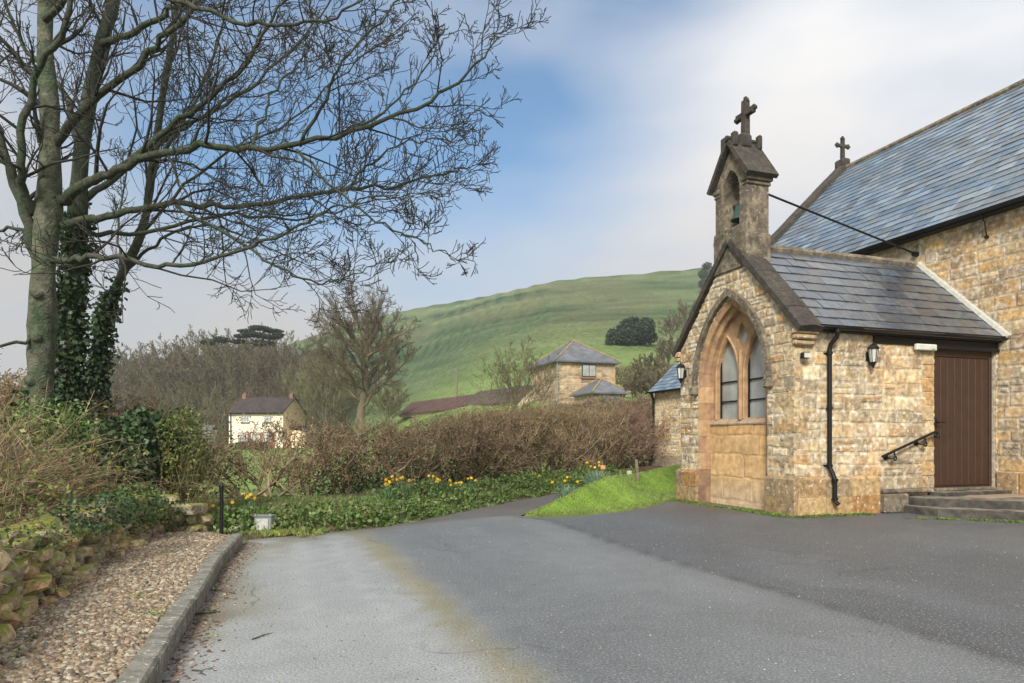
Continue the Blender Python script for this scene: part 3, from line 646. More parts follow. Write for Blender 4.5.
for src in (w2,):
    k0 = win_frame.n; win_frame.v += src.v; win_frame.c += src.c; win_frame.f += [tuple(i + k0 for i in f) for f in src.f]; win_frame.n += src.n
window = win_frame.build('window', M['ashlar'], church)
# tracery slab with two lancets and eye
SIL = 1.50
def lancet(c, half, z0, spring, apex, n=8):
    pts = arch(half, spring, apex, n, c=c); return [(c + half, z0)] + pts + [(c - half, z0)]
outl = [(TC + .83, SIL)] + arch(.83, JS, 3.42, 12) + [(TC - .83, SIL)]
ll = lancet(TC + .39, .295, SIL + .03, 2.28, 2.93); lr = lancet(TC - .39, .295, SIL + .03, 2.28, 2.93)
eye_ = [(TC, 2.66), (TC + .14, 2.92), (TC, 3.22), (TC - .14, 2.92)]
eye_ = [(TC + a * .15 , 2.93 + b * .27) for a, b in [(0, -1), (.45, -.45), (1, 0), (.6, .5), (0, 1), (-.6, .5), (-1, 0), (-.45, -.45)]]
mb = MB(); mb.prism([outl, ll, lr, eye_], lambda d, u, z: ch(d, u, z), .225, .36, (.36, .225, .125))
# raised arch ribs on lancets, mullion nose
for c_ in (TC + .39, TC - .39):
    A = arch(.325, 2.28, 3.0, 8, c=c_); mb.tube([ch(.222, *p) for p in [(c_ + .325, SIL + .02)] + A + [(c_ - .325, SIL + .02)]], .028, 6, (.38, .24, .13))
mb.tube([ch(.21, TC, SIL), ch(.21, TC, 2.7)], .05, 6, (.36, .23, .13))
# sloping sill
mb.add([ch(.145, TC + .83, SIL - .06), ch(.145, TC - .83, SIL - .06), ch(.24, TC - .83, SIL + .035), ch(.24, TC + .83, SIL + .035), ch(.15, TC + .83, SIL - .085), ch(.15, TC - .83, SIL - .085)], [(0, 1, 2, 3), (0, 4, 5, 1)], (.33, .25, .17))
mb.build('tracery', M['ashlar'], window)
for c_ in (TC + .39, TC - .39):
    mb = MB(); mb.prism([lancet(c_, .31, SIL, 2.28, 2.95)], lambda d, u, z: ch(d, u, z), .300, .308); g = mb.build('pane', M['glass'], window, col=False)
    mb = MB()
    for z_ in (1.84, 2.19): mb.box(ch, (.270, c_ - .28, z_ - .012), (.294, c_ + .28, z_ + .012))
    mb.box(ch, (.272, c_ - .28, SIL + .02), (.292, c_ - .25, 2.6)); mb.box(ch, (.272, c_ + .25, SIL + .02), (.292, c_ + .28, 2.6)); mb.build('glazing_bar', M['iron'], window, col=False)
mb = MB(); mb.box(ch, (.300, TC - .17, 2.62), (.308, TC + .17, 3.22)); mb.build('pane', M['glass'], window, col=False)
# infill below the window, big eroded ashlar blocks
PAL_A = np.array([(.55, .35, .16), (.56, .355, .155), (.54, .345, .165), (.56, .37, .18), (.53, .33, .15)])
def tint_in(U, V, Cc):
    g = sstep(.75, .3, V + .3 * fbm(U * 3, V * 3, 90))[..., None]; v = fbm(U * 1.5, V * 9, 91, 4)[..., None]; Cc = Cc * (.84 + .32 * v); return Cc * (1 - .55 * g) + np.array([.50, .42, .31]) * .55 * g
V, Fq, c = masonry(lambda d, u, v: ch(.17 - d, u, v), TC - .83, TC + .83, 0, SIL - .06, None, 140, pal=PAL_A, hc=(.30, .45), wc=(.6, 1.1), amp=.006, warp=.05, mort=np.array([.50, .32, .15]), tint=tint_in)
core = MB(); core.box(ch, (.175, TC - .83, 0), (.34, TC + .83, SIL - .03), (.35, .26, .17)); wall_obj('infill_panel', [(V, Fq, c)], core, M['ashlar'], church)
# plain black sheet across the back of the gable wall
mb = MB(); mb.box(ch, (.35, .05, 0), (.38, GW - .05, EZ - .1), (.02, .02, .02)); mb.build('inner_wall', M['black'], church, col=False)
# gable coping
mb = MB()
for sg in (-1, 1):
    def cop(k0, k1, th=.13, s0=-.075, s1=.36):
        t0, z0 = TC + sg * (TC + .17) * (1 - k0), None
        pts = []
        for k_ in (k0, k1):
            tt_ = TC + sg * (TC + .16) * (1 - k_); zz = EZ - .13 + (AZ_ + .0 - EZ + .13) * k_; pts.append((tt_, zz))
        (ta, za), (tb, zb) = pts; nt_, nz = sg * .72, .69
        V_ = []
        for (t_, z_) in pts:
            V_ += [ch(s0, t_, z_), ch(s1, t_, z_), ch(s1, t_ + nt_ * th, z_ + nz * th), ch((s0 + s1) / 2, t_ + nt_ * (th + .03), z_ + nz * (th + .03)), ch(s0, t_ + nt_ * th, z_ + nz * th)]
        mb.add(V_, [(0, 1, 2, 3, 4), (9, 8, 7, 6, 5)] + [(e, (e + 1) % 5, 5 + (e + 1) % 5, 5 + e) for e in range(5)], np.ones(3))
    for i in range(5): cop(i / 5 + .001, (i + 1) / 5 - .001, th=.098 + .004 * (i % 2))
mb.build('gable_coping', M['coping'], church, col=False)
for t0 in (-.15, GW + .02):      # kneelers: corbelled stones under coping foot
    mb = MB()
    sgn = 1 if t0 < 0 else -1
    mb.box(ch, (-.05, t0 + (.0 if sgn > 0 else -.02), EZ - .15), (.34, t0 + .16, EZ - .045), (.42, .31, .19), bev=.015)
    mb.box(ch, (-.045, t0 + .03 * (1 if sgn > 0 else -.4), EZ - .235), (.33, t0 + .16 - (0 if sgn > 0 else .03), EZ - .155), (.38, .27, .16), bev=.02)
    mb.box(ch, (-.04, t0 + .07 if sgn > 0 else t0 - .02, EZ - .32), (.32, t0 + .16 if sgn > 0 else t0 + .08, EZ - .24), (.36, .26, .16), bev=.02)
    mb.build('kneeler', M['masonry'], church)

# porch side wall (plane t=0 facing -t), door opening
D0, D1, DZ0, DZ1 = 2.80, 4.20, .33, 2.67
def side_mask(u, v): return ~((u > D0) & (u < D1) & (v > DZ0) & (v < DZ1)) & (v < 2.80)
parts = [masonry(lambda d, u, v: ch(u, -d, v), 0, NS, 0, 2.82, side_mask, 202, hc=(.16, .26), wc=(.18, .46), tint=lambda U, V, C_: stain(U, V, C_, 20) * (1 - .22 * sstep(.9, .2, V)[..., None]))]
core = MB(); core.box(ch, (.003, .003, 0), (D0, .30, 2.8), MORT); core.box(ch, (D1, .003, 0), (NS, .30, 2.8), MORT); core.box(ch, (D0, .003, DZ1), (D1, .30, 2.8), MORT); core.box(ch, (D0, .003, 0), (D1, .30, DZ0), MORT)
qz = .36
for i in range(10):      # door jamb quoins
    h = rng.uniform(.2, .26); 
    if qz + h > 2.6: h = 2.6 - qz
    if h < .08: break
    core.box(ch, (D0 - (.26 if i % 2 else .18), -.018, qz), (D0 - .004, .12, qz + h - .006), PAL[rng.integers(0, 9)] * rng.uniform(.8, 1), bev=.012); qz += h
wall_obj('porch_side_wall', parts, core, M['masonry'], church)
V, Fq, c = masonry(lambda d, u, v: ch(u, GW + d, v), 0, NS, 0, 2.82, None, 203, hc=(.13, .23), wc=(.18, .42), res=.04)
wall_obj('porch_side_wall', [(V, Fq[:, ::-1], c)], None, M['masonry'], church)
# door
mb = MB(); mb.box(ch, (D0 + .006, .075, DZ0 + .03), (D1 - .006, .125, DZ1 - .006), bev=.003)
nb = 8; bw = (D1 - D0 - .14) / nb
for i in range(nb): mb.box(ch, (D0 + .07 + i * bw + .003, .058, DZ0 + .10 if False else DZ0 + .06), (D0 + .07 + (i + 1) * bw - .003, .085, DZ1 - .14), bev=.006)
mb.box(ch, (D0 + .008, .045, DZ0 + .03), (D0 + .066, .10, DZ1 - .008), bev=.006); mb.box(ch, (D1 - .066, .045, DZ0 + .03), (D1 - .008, .10, DZ1 - .008), bev=.006); mb.box(ch, (D0 + .068, .046, DZ1 - .135), (D1 - .068, .10, DZ1 - .01), bev=.006)
door = mb.build('door', M['door'], church, col=False)
mb = MB(); hs_, hz = D0 + .115, 1.44
mb.box(ch, (hs_ - .018, .034, hz - .09), (hs_ + .018, .046, hz + .07), bev=.004); mb.tube([ch(hs_, .04, hz), ch(hs_, -.015, hz), ch(hs_ + .05, -.022, hz + .004), ch(hs_ + .13, -.02, hz - .004)], [.012, .012, .01, .008], 8)
mb.build('handle', M['iron'], door, col=False); mb = MB(); mb.box(ch, (hs_ + .06, .034, hz - .26), (hs_ + .085, .046, hz - .21), bev=.004); mb.build('keyhole', M['iron'], door, col=False)
mb = MB(); mb.box(ch, (D0 + .002, -.03, DZ0 - .015), (D1 - .002, .12, DZ0 + .028), (.5, .5, .5), bev=.004); mb.build('threshold', M['weathered'], door, col=False)
# black fascia beam, gutter, brackets
mb = MB(); mb.box(ch, (.36, -.10, 2.80), (NS - .01, .02, 2.885)); mb.box(ch, (1.52, -.035, 2.68), (NS - .012, .0, 2.798), bev=.003); mb.box(ch, (D0 - .02, -.06, 2.64), (NS - .014, -.037, 2.70), bev=.003)
mb.build('fascia', M['black'], church, col=False)
def gutter(fr, a, b, name, par, r=.055):
    V_ = []; n = 9
    for x in (a, b):
        for rr in (r, r - .006):
            for k_ in range(n): an = math.pi * k_ / (n - 1); V_.append(fr(x, -math.cos(an) * rr, -math.sin(an) * rr))
    Fs = []
    for k_ in range(n - 1): Fs += [(k_, k_ + 1, 2 * n + k_ + 1, 2 * n + k_), (n + k_ + 1, n + k_, 3 * n + k_, 3 * n + k_ + 1)]
    Fs += [(0, 2 * n, 3 * n, n), (n - 1, 2 * n - 1, 4 * n - 1, 3 * n - 1)]
    for q_ in (0, 2 * n): Fs += [tuple(q_ + k_ for k_ in range(n))]
    mb = MB(); mb.add(V_, Fs); return mb.build(name, M['black'], par, col=False)
gutter(lambda x, y, z: ch(x, -.165 + y, 2.885 + z), .30, NS - .005, 'gutter', church)
def downpipe(fr, s_, ztop, zoff, zbot, par, rp=.034):
    mb = MB(); mb.tube([fr(s_, -.165, ztop), fr(s_, -.165, ztop - .07), fr(s_, -.15, ztop - .12), fr(s_ - .045, -.075, ztop - .23), fr(s_ - .05, -.06, ztop - .30), fr(s_ - .05, -.06, zoff + .12), fr(s_ - .03, -.10, zoff + .02), fr(s_ - .02, -.135, zoff - .07), fr(s_ - .02, -.135, zbot + .06), fr(s_, -.19, zbot)], rp, 12)
    for z_ in (ztop - .04, ztop - .36, zoff + .35 + (ztop - zoff) * .3, zoff + .14): mb.tube([fr(s_ - (.05 if z_ < ztop - .1 else 0), -.06 if z_ < ztop - .1 else -.165, z_ - .02), fr(s_ - (.05 if z_ < ztop - .1 else 0), -.06 if z_ < ztop - .1 else -.165, z_ + .02)], rp + .012, 12)
    mb.tube([fr(s_ - .02, -.135, zoff - .10), fr(s_ - .02, -.135, zoff - .06)], rp + .012, 12); mb.tube([fr(s_ - .02, -.135, zbot + .10), fr(s_ - .02, -.135, zbot + .07)], rp + .014, 12)
    for z_ in (ztop - .36, zoff + .14): mb.box(fr, (s_ - .12, -.03, z_ - .012), (s_ + .02, .0, z_ + .012))
    return mb.build('downpipe', M['black'], par, smooth=False, col=False)
downpipe(ch, .66, 2.84, .62, .17, church)

# slate roofs: individually laid overlapping slates
def slates(fr, U0, U1, L_, wd, ex, seed, cols, jit=.15, clip=None, th=.010):
    """fr(u, d, h): d = distance up the slope from the eave, h = height off the plane"""
    rg = np.random.default_rng(seed); Vs = []; Cs = []; n = 0; row = 0; d = -.04
    while d < L_:
        off = (row % 2) * wd * .5 + rg.uniform(-.02, .02); u = U0 - off
        while u < U1:
            w_ = wd * rg.uniform(1 - jit, 1 + jit); a, b = max(u, U0) + .0045, min(u + w_, U1) - .0045; u += w_
            if b - a < .03: continue
            d0 = d + rg.normal() * .004; d1 = min(d + ex * 1.55, L_ + .01); k = rg.normal() * .0028
            h0, h1 = .022 + abs(rg.normal() * .003), .003
            Vs += [fr(a, d0, h0 + k), fr(b, d0 + rg.normal() * .003, h0 - k), fr(b, d1, h1), fr(a, d1, h1), fr(a, d0, h0 + k - th), fr(b, d0, h0 - k - th), fr(b, d1, h1 - th), fr(a, d1, h1 - th)]
            c = np.array(cols[rg.integers(0, len(cols))]) * rg.uniform(.74, 1.24); Cs += [c] * 8
        d += ex; row += 1
    n = len(Vs) // 8; fq = np.array([(0, 1, 2, 3), (0, 4, 5, 1), (0, 3, 7, 4), (1, 5, 6, 2), (4, 7, 6, 5)])
    return np.array(Vs), ((np.arange(n) * 8)[:, None, None] + fq[None]).reshape(-1, 4), np.array(Cs)
def slope_frame(sg, tE, zE, tR, zR, fr3):
    Ls = math.hypot(tR - tE, zR - zE); dt, dz = (tR - tE) / Ls, (zR - zE) / Ls; nt_, nz = (-dz, dt) if dt > 0 else (dz, -dt)
    return (lambda u, d, h: fr3(u, tE + dt * d + nt_ * h, zE + dz * d + nz * h)), Ls
SC = [(.070, .083, .105), (.082, .094, .112), (.064, .077, .098), (.085, .088, .095), (.074, .078, .088)]
SB = [(.13, .18, .245), (.11, .155, .22), (.16, .205, .26), (.12, .165, .225), (.17, .21, .25), (.14, .165, .19), (.18, .22, .265)]
for tE, nm in ((-.17, 'a'), (GW + .17, 'b')):
    frr, Ls = slope_frame(1, tE, 2.87, TC, 4.50, ch)
    V, Fq, c = slates(frr, .33, NS - .06, Ls - .02, .41, .262, 5 if nm == 'a' else 6, SC)
    mb = MB(); mb.add([frr(.33, 0, -.004), frr(NS, 0, -.004), frr(NS, Ls, -.004), frr(.33, Ls, -.004), frr(.33, 0, -.06), frr(NS, 0, -.06), frr(NS, Ls, -.06), frr(.33, Ls, -.06)], [(0, 1, 2, 3), (4, 7, 6, 5), (0, 4, 5, 1), (0, 3, 7, 4), (1, 5, 6, 2), (3, 2, 6, 7)], (.05, .05, .055))
    wall_obj('porch_roof', [(V, Fq, c)], mb, M['slate'], church)
mb = MB()
u = .34
while u < NS - .03:
    u2 = min(u + .45, NS - .005); mb.tube([ch(u + .003, TC, 4.515), ch(u2 - .003, TC, 4.515)], .075, 8); u = u2
mb.build('ridge_tile', M['weathered'], church, col=False)
# lime fillet where the porch slates meet the nave wall
mb = MB()
frr, Ls = slope_frame(1, -.17, 2.87, TC, 4.50, ch)
mb.add([frr(NS - .09, -.04, .02), frr(NS + .01, -.04, .02), frr(NS + .01, Ls, .02), frr(NS - .09, Ls, .02), frr(NS - .07, -.04, .075), frr(NS + .01, -.04, .09), frr(NS + .01, Ls, .09), frr(NS - .07, Ls, .075)], [(0, 3, 2, 1), (4, 5, 6, 7), (0, 1, 5, 4), (2, 3, 7, 6), (0, 4, 7, 3), (1, 2, 6, 5)])
mb.build('lime_fillet', M['lead'], church, col=False)

# nave
NW, NEZ, NRZ, NT1, NT0 = 4.1, 5.10, 9.0, 7.5, -10.0; RS = NS - .2 + NW
V, Fq, c = masonry(lambda d, u, v: ch(NS - d, u, v), -2.2, 1.60, 0, 5.2, lambda u, v: v < 5.12, 301, pal=PAL_O * 1.08, hc=(.19, .27), wc=(.25, .52), warp=.022, amp=.009, mort=np.array([.46, .38, .27]), tint=lambda U, V, C_: stain(U, V, C_, 40))
V2, F2, c2 = masonry(lambda d, u, v: ch(NS - d, u, v), 1.56, NT1, 3.0, 5.2, lambda u, v: v < 5.12, 302, pal=PAL_O * 1.08, hc=(.19, .27), wc=(.25, .52), res=.04, warp=.018, amp=.009)
V3, F3, c3 = masonry(lambda d, u, v: ch(NS - d, u, v), NT0, -2.19, 0, 5.2, lambda u, v: v < 5.12, 303, pal=PAL_O * 1.08, hc=(.19, .27), wc=(.25, .52), res=.04, warp=.018, amp=.009)
core = MB(); core.box(ch, (NS + .003, NT0, 0), (NS + .45, NT1, 5.12), MORT)
core.prism([[(NS + .003, 0), (RS * 2 - NS + .0, 0), (RS * 2 - NS, 5.1), (RS, NRZ - .12), (NS + .003, 5.1)]], lambda d, u, z: ch(u, d, z), NT1 - .34, NT1 - .004, (.36, .29, .2))
core.prism([[(NS + .003, 0), (RS * 2 - NS + .0, 0), (RS * 2 - NS, 5.1), (RS, NRZ - .12), (NS + .003, 5.1)]], lambda d, u, z: ch(u, d, z), NT0, NT0 + .4, (.36, .29, .2))
core.box(ch, (2 * RS - NS - .45, NT0, 0), (2 * RS - NS, NT1, 5.1), (.36, .29, .2))
for z0 in (0,): 
    u = -2.4
    while u < -.02: core.box(ch, (NS - .07, u, -.05), (NS + .02, min(u + .5, -.02) - .004, .62), PAL_O[rng.integers(0, 7)] * rng.uniform(.7, .9), bev=.02); u += .5
wall_obj('nave_wall', [(V, Fq, c), (V2, F2, c2), (V3, F3, c3)], core, M['masonry'], church)
fr_n = lambda t_, s_, z_: ch(s_, t_, z_)
for (sE, k) in ((NS - .2, 0), (2 * RS - NS + .2, 1)):
    frr, Ls = slope_frame(1, sE, NEZ - .03, RS, NRZ, fr_n)
    V, Fq, c = slates(frr, NT0, NT1 - .3, Ls - .02, .33, .23, 50 + k, SB, jit=.12)
    mb = MB(); mb.add([frr(NT0, 0, -.004), frr(NT1 - .1, 0, -.004), frr(NT1 - .1, Ls, -.004), frr(NT0, Ls, -.004), frr(NT0, 0, -.07), frr(NT1 - .1, 0, -.07), frr(NT1 - .1, Ls, -.07), frr(NT0, Ls, -.07)], [(0, 1, 2, 3), (4, 7, 6, 5), (0, 4, 5, 1), (0, 3, 7, 4), (1, 5, 6, 2), (3, 2, 6, 7)], (.05, .05, .055))
    wall_obj('nave_roof', [(V, Fq, c)], mb, M['slate_blue'], church)
mb = MB(); u = NT0
while u < NT1 - .3: mb.tube([ch(RS, u + .003, NRZ + .01), ch(RS, u + .447, NRZ + .01)], .09, 8); u += .45
mb.build('ridge_tile', M['weathered'], church, col=False)
gutter(lambda x, y, z: ch(NS - .24 + y, x, NEZ - .02 + z), NT0, NT1 - .1, 'gutter', church)
mb = MB(); mb.box(ch, (NS - .20, NT0, NEZ - .10), (NS + .0, NT1 - .1, NEZ - .04)); mb.build('fascia', M['black'], church, col=False)
mb = MB(); mb.tube([ch(NS - .24, .12, NEZ - .07), ch(NS - .10, .14, NEZ - .2), ch(NS - .03, .16, NEZ - .42)], .012, 6); mb.tube([ch(NS - .05, .16, NEZ - .44), ch(NS, .16, NEZ - .44)], .03, 8); mb.build('gutter_bracket', M['iron'], church, col=False)
mb = MB()
for sg, base_s in ((1, NS - .25), (-1, 2 * RS - NS + .25)):
    nseg = 9
    for i in range(nseg):
        V_ = []
        for k_ in (i / nseg + .001, (i + 1) / nseg - .001):
            s_ = base_s + (RS - base_s) * k_; z_ = NEZ - .05 + (NRZ + .02 - NEZ + .05) * k_
            for (dt_, dz_) in ((-.36, 0), (-.36, .16 + .008 * (i % 2)), (-.16, .22), (.05, .16 + .008 * (i % 2)), (.05, 0)): V_.append(ch(s_, NT1 + dt_, z_ + dz_))
        mb.add(V_, [(0, 1, 2, 3, 4), (9, 8, 7, 6, 5)] + [(e, (e + 1) % 5, 5 + (e + 1) % 5, 5 + e) for e in range(5)])
mb.box(ch, (RS - .14, NT1 - .34, NRZ + .05), (RS + .14, NT1 + .05, NRZ + .31), bev=.05)
mb.build('nave_coping', M['coping'], church, col=False)
def cross(fr, zb, H_, arm, th, knob):
    """stone cross in the u-z plane; fr(d,u,z)"""
    mb = MB(); h = th / 2; tp = 1.25
    mb.add([fr(d, u, z) for d in (-h, h) for (u, z) in ((-h * tp, zb), (h * tp, zb), (h, zb + H_), (-h, zb + H_))], [(0, 1, 2, 3), (7, 6, 5, 4), (0, 4, 5, 1), (1, 5, 6, 2), (2, 6, 7, 3), (3, 7, 4, 0)])
    za = zb + H_ * .66
    for sg in (-1, 1): mb.box(fr, (-h * .95, sg * h, za - h), (h * .95, sg * arm, za + h), bev=.008)
    def tip(u, z, du, dz):
        r = knob
        for (a, b) in ((0, 0), (1, .0), (-1, .0), (0, 1.0)):
            pu = u + (dz * a + du * b) * r * .9; pz = z + (du * a + dz * b) * r * .9; bm = bmesh.new(); bmesh.ops.create_icosphere(bm, subdivisions=1, radius=r)
            bm.verts.index_update(); mb.add([fr(v.co.x * .8, pu + v.co.y, pz + v.co.z) for v in bm.verts], [[v.index for v in f.verts] for f in bm.faces]); bm.free()
    tip(arm, za, 1, 0); tip(-arm, za, -1, 0); tip(0, zb + H_, 0, 1)
    return mb
mb = cross(lambda d, u, z: ch(RS + u, NT1 - .15 + d, z), NRZ + .30, .62, .20, .085, .045); mb.build('cross', M['coping'], church, col=False)
# chancel beyond, lower
c0, c1 = 5.83, 2 * RS - 5.83
V, Fq, c = masonry(lambda d, u, v: ch(c0 - d, u, v), NT1, 13.96, 0, 3.0, None, 401, pal=PAL, hc=(.16, .24), wc=(.25, .5), res=.04, warp=.02, amp=.008, tint=lambda U, V, C_: C_ * 1.2)
core = MB(); core.box(ch, (c0 + .003, NT1, 0), (c1, 13.96, 2.98), (.42, .34, .23)); core.prism([[(c0, 2.97), (c1, 2.97), (RS, 5.1)]], lambda d, u, z: ch(u, d, z), NT1, 13.95, (.4, .32, .22)); core.box(ch, (c0 - .08, NT1, -.1), (c0, 14.04, .62), (.36, .29, .2), bev=.02)
wall_obj('chancel_wall', [(V, Fq, c)], core, M['masonry'], church)
for (sE, k) in ((c0 - .2, 0), (c1 + .2, 1)):
    frr, Ls = slope_frame(1, sE, 2.92, RS, 5.3, fr_n); V, Fq, c = slates(frr, NT1, 14.1, Ls, .33, .2, 70 + k, SB)
    mb = MB(); mb.add([frr(NT1, 0, -.004), frr(14.08, 0, -.004), frr(14.08, Ls, -.004), frr(NT1, Ls, -.004), frr(NT1, 0, -.07), frr(14.08, 0, -.07), frr(14.08, Ls, -.07), frr(NT1, Ls, -.07)], [(0, 1, 2, 3), (4, 7, 6, 5), (0, 4, 5, 1), (0, 3, 7, 4), (1, 5, 6, 2), (3, 2, 6, 7)], (.05, .05, .055)); wall_obj('chancel_roof', [(V, Fq, c)], mb, M['slate_blue'], church)
gutter(lambda x, y, z: ch(c0 - .25 + y, x, 2.93 + z), NT1, 14.1, 'gutter', church)
downpipe(lambda a, b, z: ch(c0 + b, 13.9 - (a - .66), z), .66, 2.90, .75, .36, church, rp=.045)

# bellcote
B0, B1, BT0, BT1 = .0, .44, TC - .43, TC + .43; OZ0, OSP, OAP = 4.80, 5.40, 5.80
op = [(TC + .24, OZ0)] + arch(.24, OSP, OAP, 8) + [(TC - .24, OZ0)]
body = [(BT0, 4.1), (BT1, 4.1), (BT1, 5.60), (TC, 6.16), (BT0, 5.60)]
mb = MB(); mb.prism([body, op], lambda d, u, z: ch(d, u, z), B0, B1)
mb.box(ch, (-.03, BT0 - .03, 4.05), (B1 + .03, BT1 + .03, 4.62), bev=.02)      # wider foot
mb.prism([[(BT0 - .03, 4.6), (BT1 + .03, 4.6), (BT1 + .03, 4.62), (BT1 + .002, 4.78), (BT0 - .002, 4.78), (BT0 - .03, 4.62)]], lambda d, u, z: ch(d, u, z), -.028, -.001)
for t_ in (BT0, BT1 - .13): mb.box(ch, (-.012, t_ - .03 if t_ == BT0 else t_, 5.42), (B1 + .03, t_ + .13 if t_ == BT0 else t_ + .16, 5.47), bev=.01); mb.box(ch, (-.02, t_ - .06 if t_ == BT0 else t_, 5.49), (B1 + .05, t_ + .13 if t_ == BT0 else t_ + .19, 5.57), bev=.01)
bell_c = mb.build('bellcote', M['weathered'], church, col=False)
mb = MB()
for sg in (-1, 1):
    e0, e1 = TC + sg * .52, TC; z0, z1 = 5.53, 6.24; th = .075; V_ = []
    nt_, nz = sg * .8, .6
    for (t_, z_) in ((e0, z0), (e1, z1)): V_ += [ch(-.09, t_, z_), ch(B1 + .09, t_, z_), ch(B1 + .09, t_ + nt_ * th, z_ + nz * th), ch(-.09, t_ + nt_ * th, z_ + nz * th)]
    mb.add(V_, [(0, 1, 2, 3), (7, 6, 5, 4)] + [(e, (e + 1) % 4, 4 + (e + 1) % 4, 4 + e) for e in range(4)])
mb.tube([ch(-.10, TC, 6.33), ch(B1 + .1, TC, 6.33)], .05, 6)
for s_ in (-.05, .49):     # knobbly saddle stones under the cross
    for t_ in (-.14, .14): mb.box(ch, (s_ - .06 if s_ > 0 else s_ - .03, TC + t_ - .06, 6.14), (s_ + .03 if s_ > 0 else s_ + .08, TC + t_ + .06, 6.40), bev=.03)
mb.box(ch, (.09, TC - .16, 6.14), (.35, TC + .16, 6.42), bev=.05)
mb.build('roof', M['coping'], bell_c, col=False)
mb = cross(lambda d, u, z: ch(.28 + d, TC - .03 + u, z), 6.34, .68, .22, .10, .045); mb.build('cross', M['coping'], bell_c, col=False)
# bell on its headstock
bl = thing('bell', 'small green bronze bell hanging in the arched opening of the bellcote', 'bell', ch(.22, TC, 4.98))
prof = [(.18, -.02), (.172, .01), (.14, .06), (.118, .13), (.105, .22), (.075, .28), (.02, .30)]; V_ = []; k = 16
for r_, z_ in prof:
    for j in range(k): V_.append(ch(.22 + r_ * math.cos(j * 2 * math.pi / k), TC + r_ * math.sin(j * 2 * math.pi / k), 4.98 + z_))
mb = MB(); mb.add(V_, [(i * k + j, i * k + (j + 1) % k, (i + 1) * k + (j + 1) % k, (i + 1) * k + j) for i in range(len(prof) - 1) for j in range(k)] + [tuple(6 * k + j for j in range(k))]); mb.build('bell_body', M['bronze'], bl, col=False, smooth=True)
mb = MB(); mb.box(ch, (.19, TC - .215, 5.25), (.25, TC + .215, 5.32), bev=.01); mb.build('headstock', M['wood'], bl, col=False)
mb = MB(); mb.tube([ch(.22, TC, 5.2), ch(.22, TC, 4.95)], .012, 6); mb.tube([ch(.22, TC, 4.97), ch(.22, TC, 4.92)], .028, 8); mb.build('clapper', M['iron'], bl, col=False)
# tie rod from bellcote to nave wall
mb = MB(); a = np.array(ch(B1 + .01, TC - .3, 5.36)); b = np.array(ch(NS - .02, TC + .0, 4.66)); b = np.array(ch(NS - .02, TC, 4.72)); mb.tube([a, b], .019, 8)
mb.tube([np.array(ch(NS - .10, TC, 4.72)), np.array(ch(NS + .01, TC, 4.72))], .05, 8); mb.build('tie_rod', M['iron'], church, col=False)

# steps
LAND = [(2.12, 0), (2.14, -.40), (2.72, -.98), (3.45, -1.75), (NS - .07, -2.5), (NS - .07, 0)]
def step_poly(poly, z0, z1, mb, c):
    n = len(poly); V_ = [ch(a, b, z0) for a, b in poly] + [ch(a, b, z1 - .02) for a, b in poly]
    P2 = np.array(poly); cen = P2.mean(0)
    top = [ch(*(np.array(p) + (cen - np.array(p)) * .008), z1) for p in poly]; V_ += top
    mb.add(V_, [tuple(range(n))[::-1], tuple(2 * n + i for i in range(n))] + [(i, (i + 1) % n, n + (i + 1) % n, n + i) for i in range(n)] + [(n + i, n + (i + 1) % n, 2 * n + (i + 1) % n, 2 * n + i) for i in range(n)], c)
stp = thing('doorstep', 'worn grey stone steps with mossy edges below the brown door', 'steps', ch(3, -.6, 0))
mb = MB(); step_poly(LAND, 0, .245, mb, (.2, .17, .13)); step_poly([(D0 - .15, -.002), (D0 - .1, -.3), (D1 + .0, -.3), (D1 + .0, -.002)], .245, .31, mb, (.3, .25, .18)); 
mb.build('landing', M['step'], stp); mb = MB(); mb.box(ch, (1.60, -.16, 0), (2.10, .02, .30), bev=.02); mb.box(ch, (1.62, -.12, .302), (D0 - .16, .01, .37), bev=.02); mb.build('wall_ledge', M['weathered'], stp)
LOW = [(1.98, -.04), (2.0, -.74), (2.62, -1.40), (3.3, -2.2), (NS - .08, -3.0), (NS - .08, -2.2), (2.6, -.3)]
mb = MB(); step_poly(LOW, 0, .12, mb, (.2, .17, .13)); mb.build('lower_step', M['step'], stp)
mb = MB(); step_poly([(D0 + .25, -.36), (D0 + .3, -.72), (D1 - .1, -.72), (D1 - .1, -.36)], .247, .262, mb, (.3, .2, .15)); o = mb.build('doormat', M['mat_coir'], org=ch(D0 + .6, -.5, .247), col=False); props(o, 'flat pinkish brown doormat lying on the stone landing before the door', 'doormat')

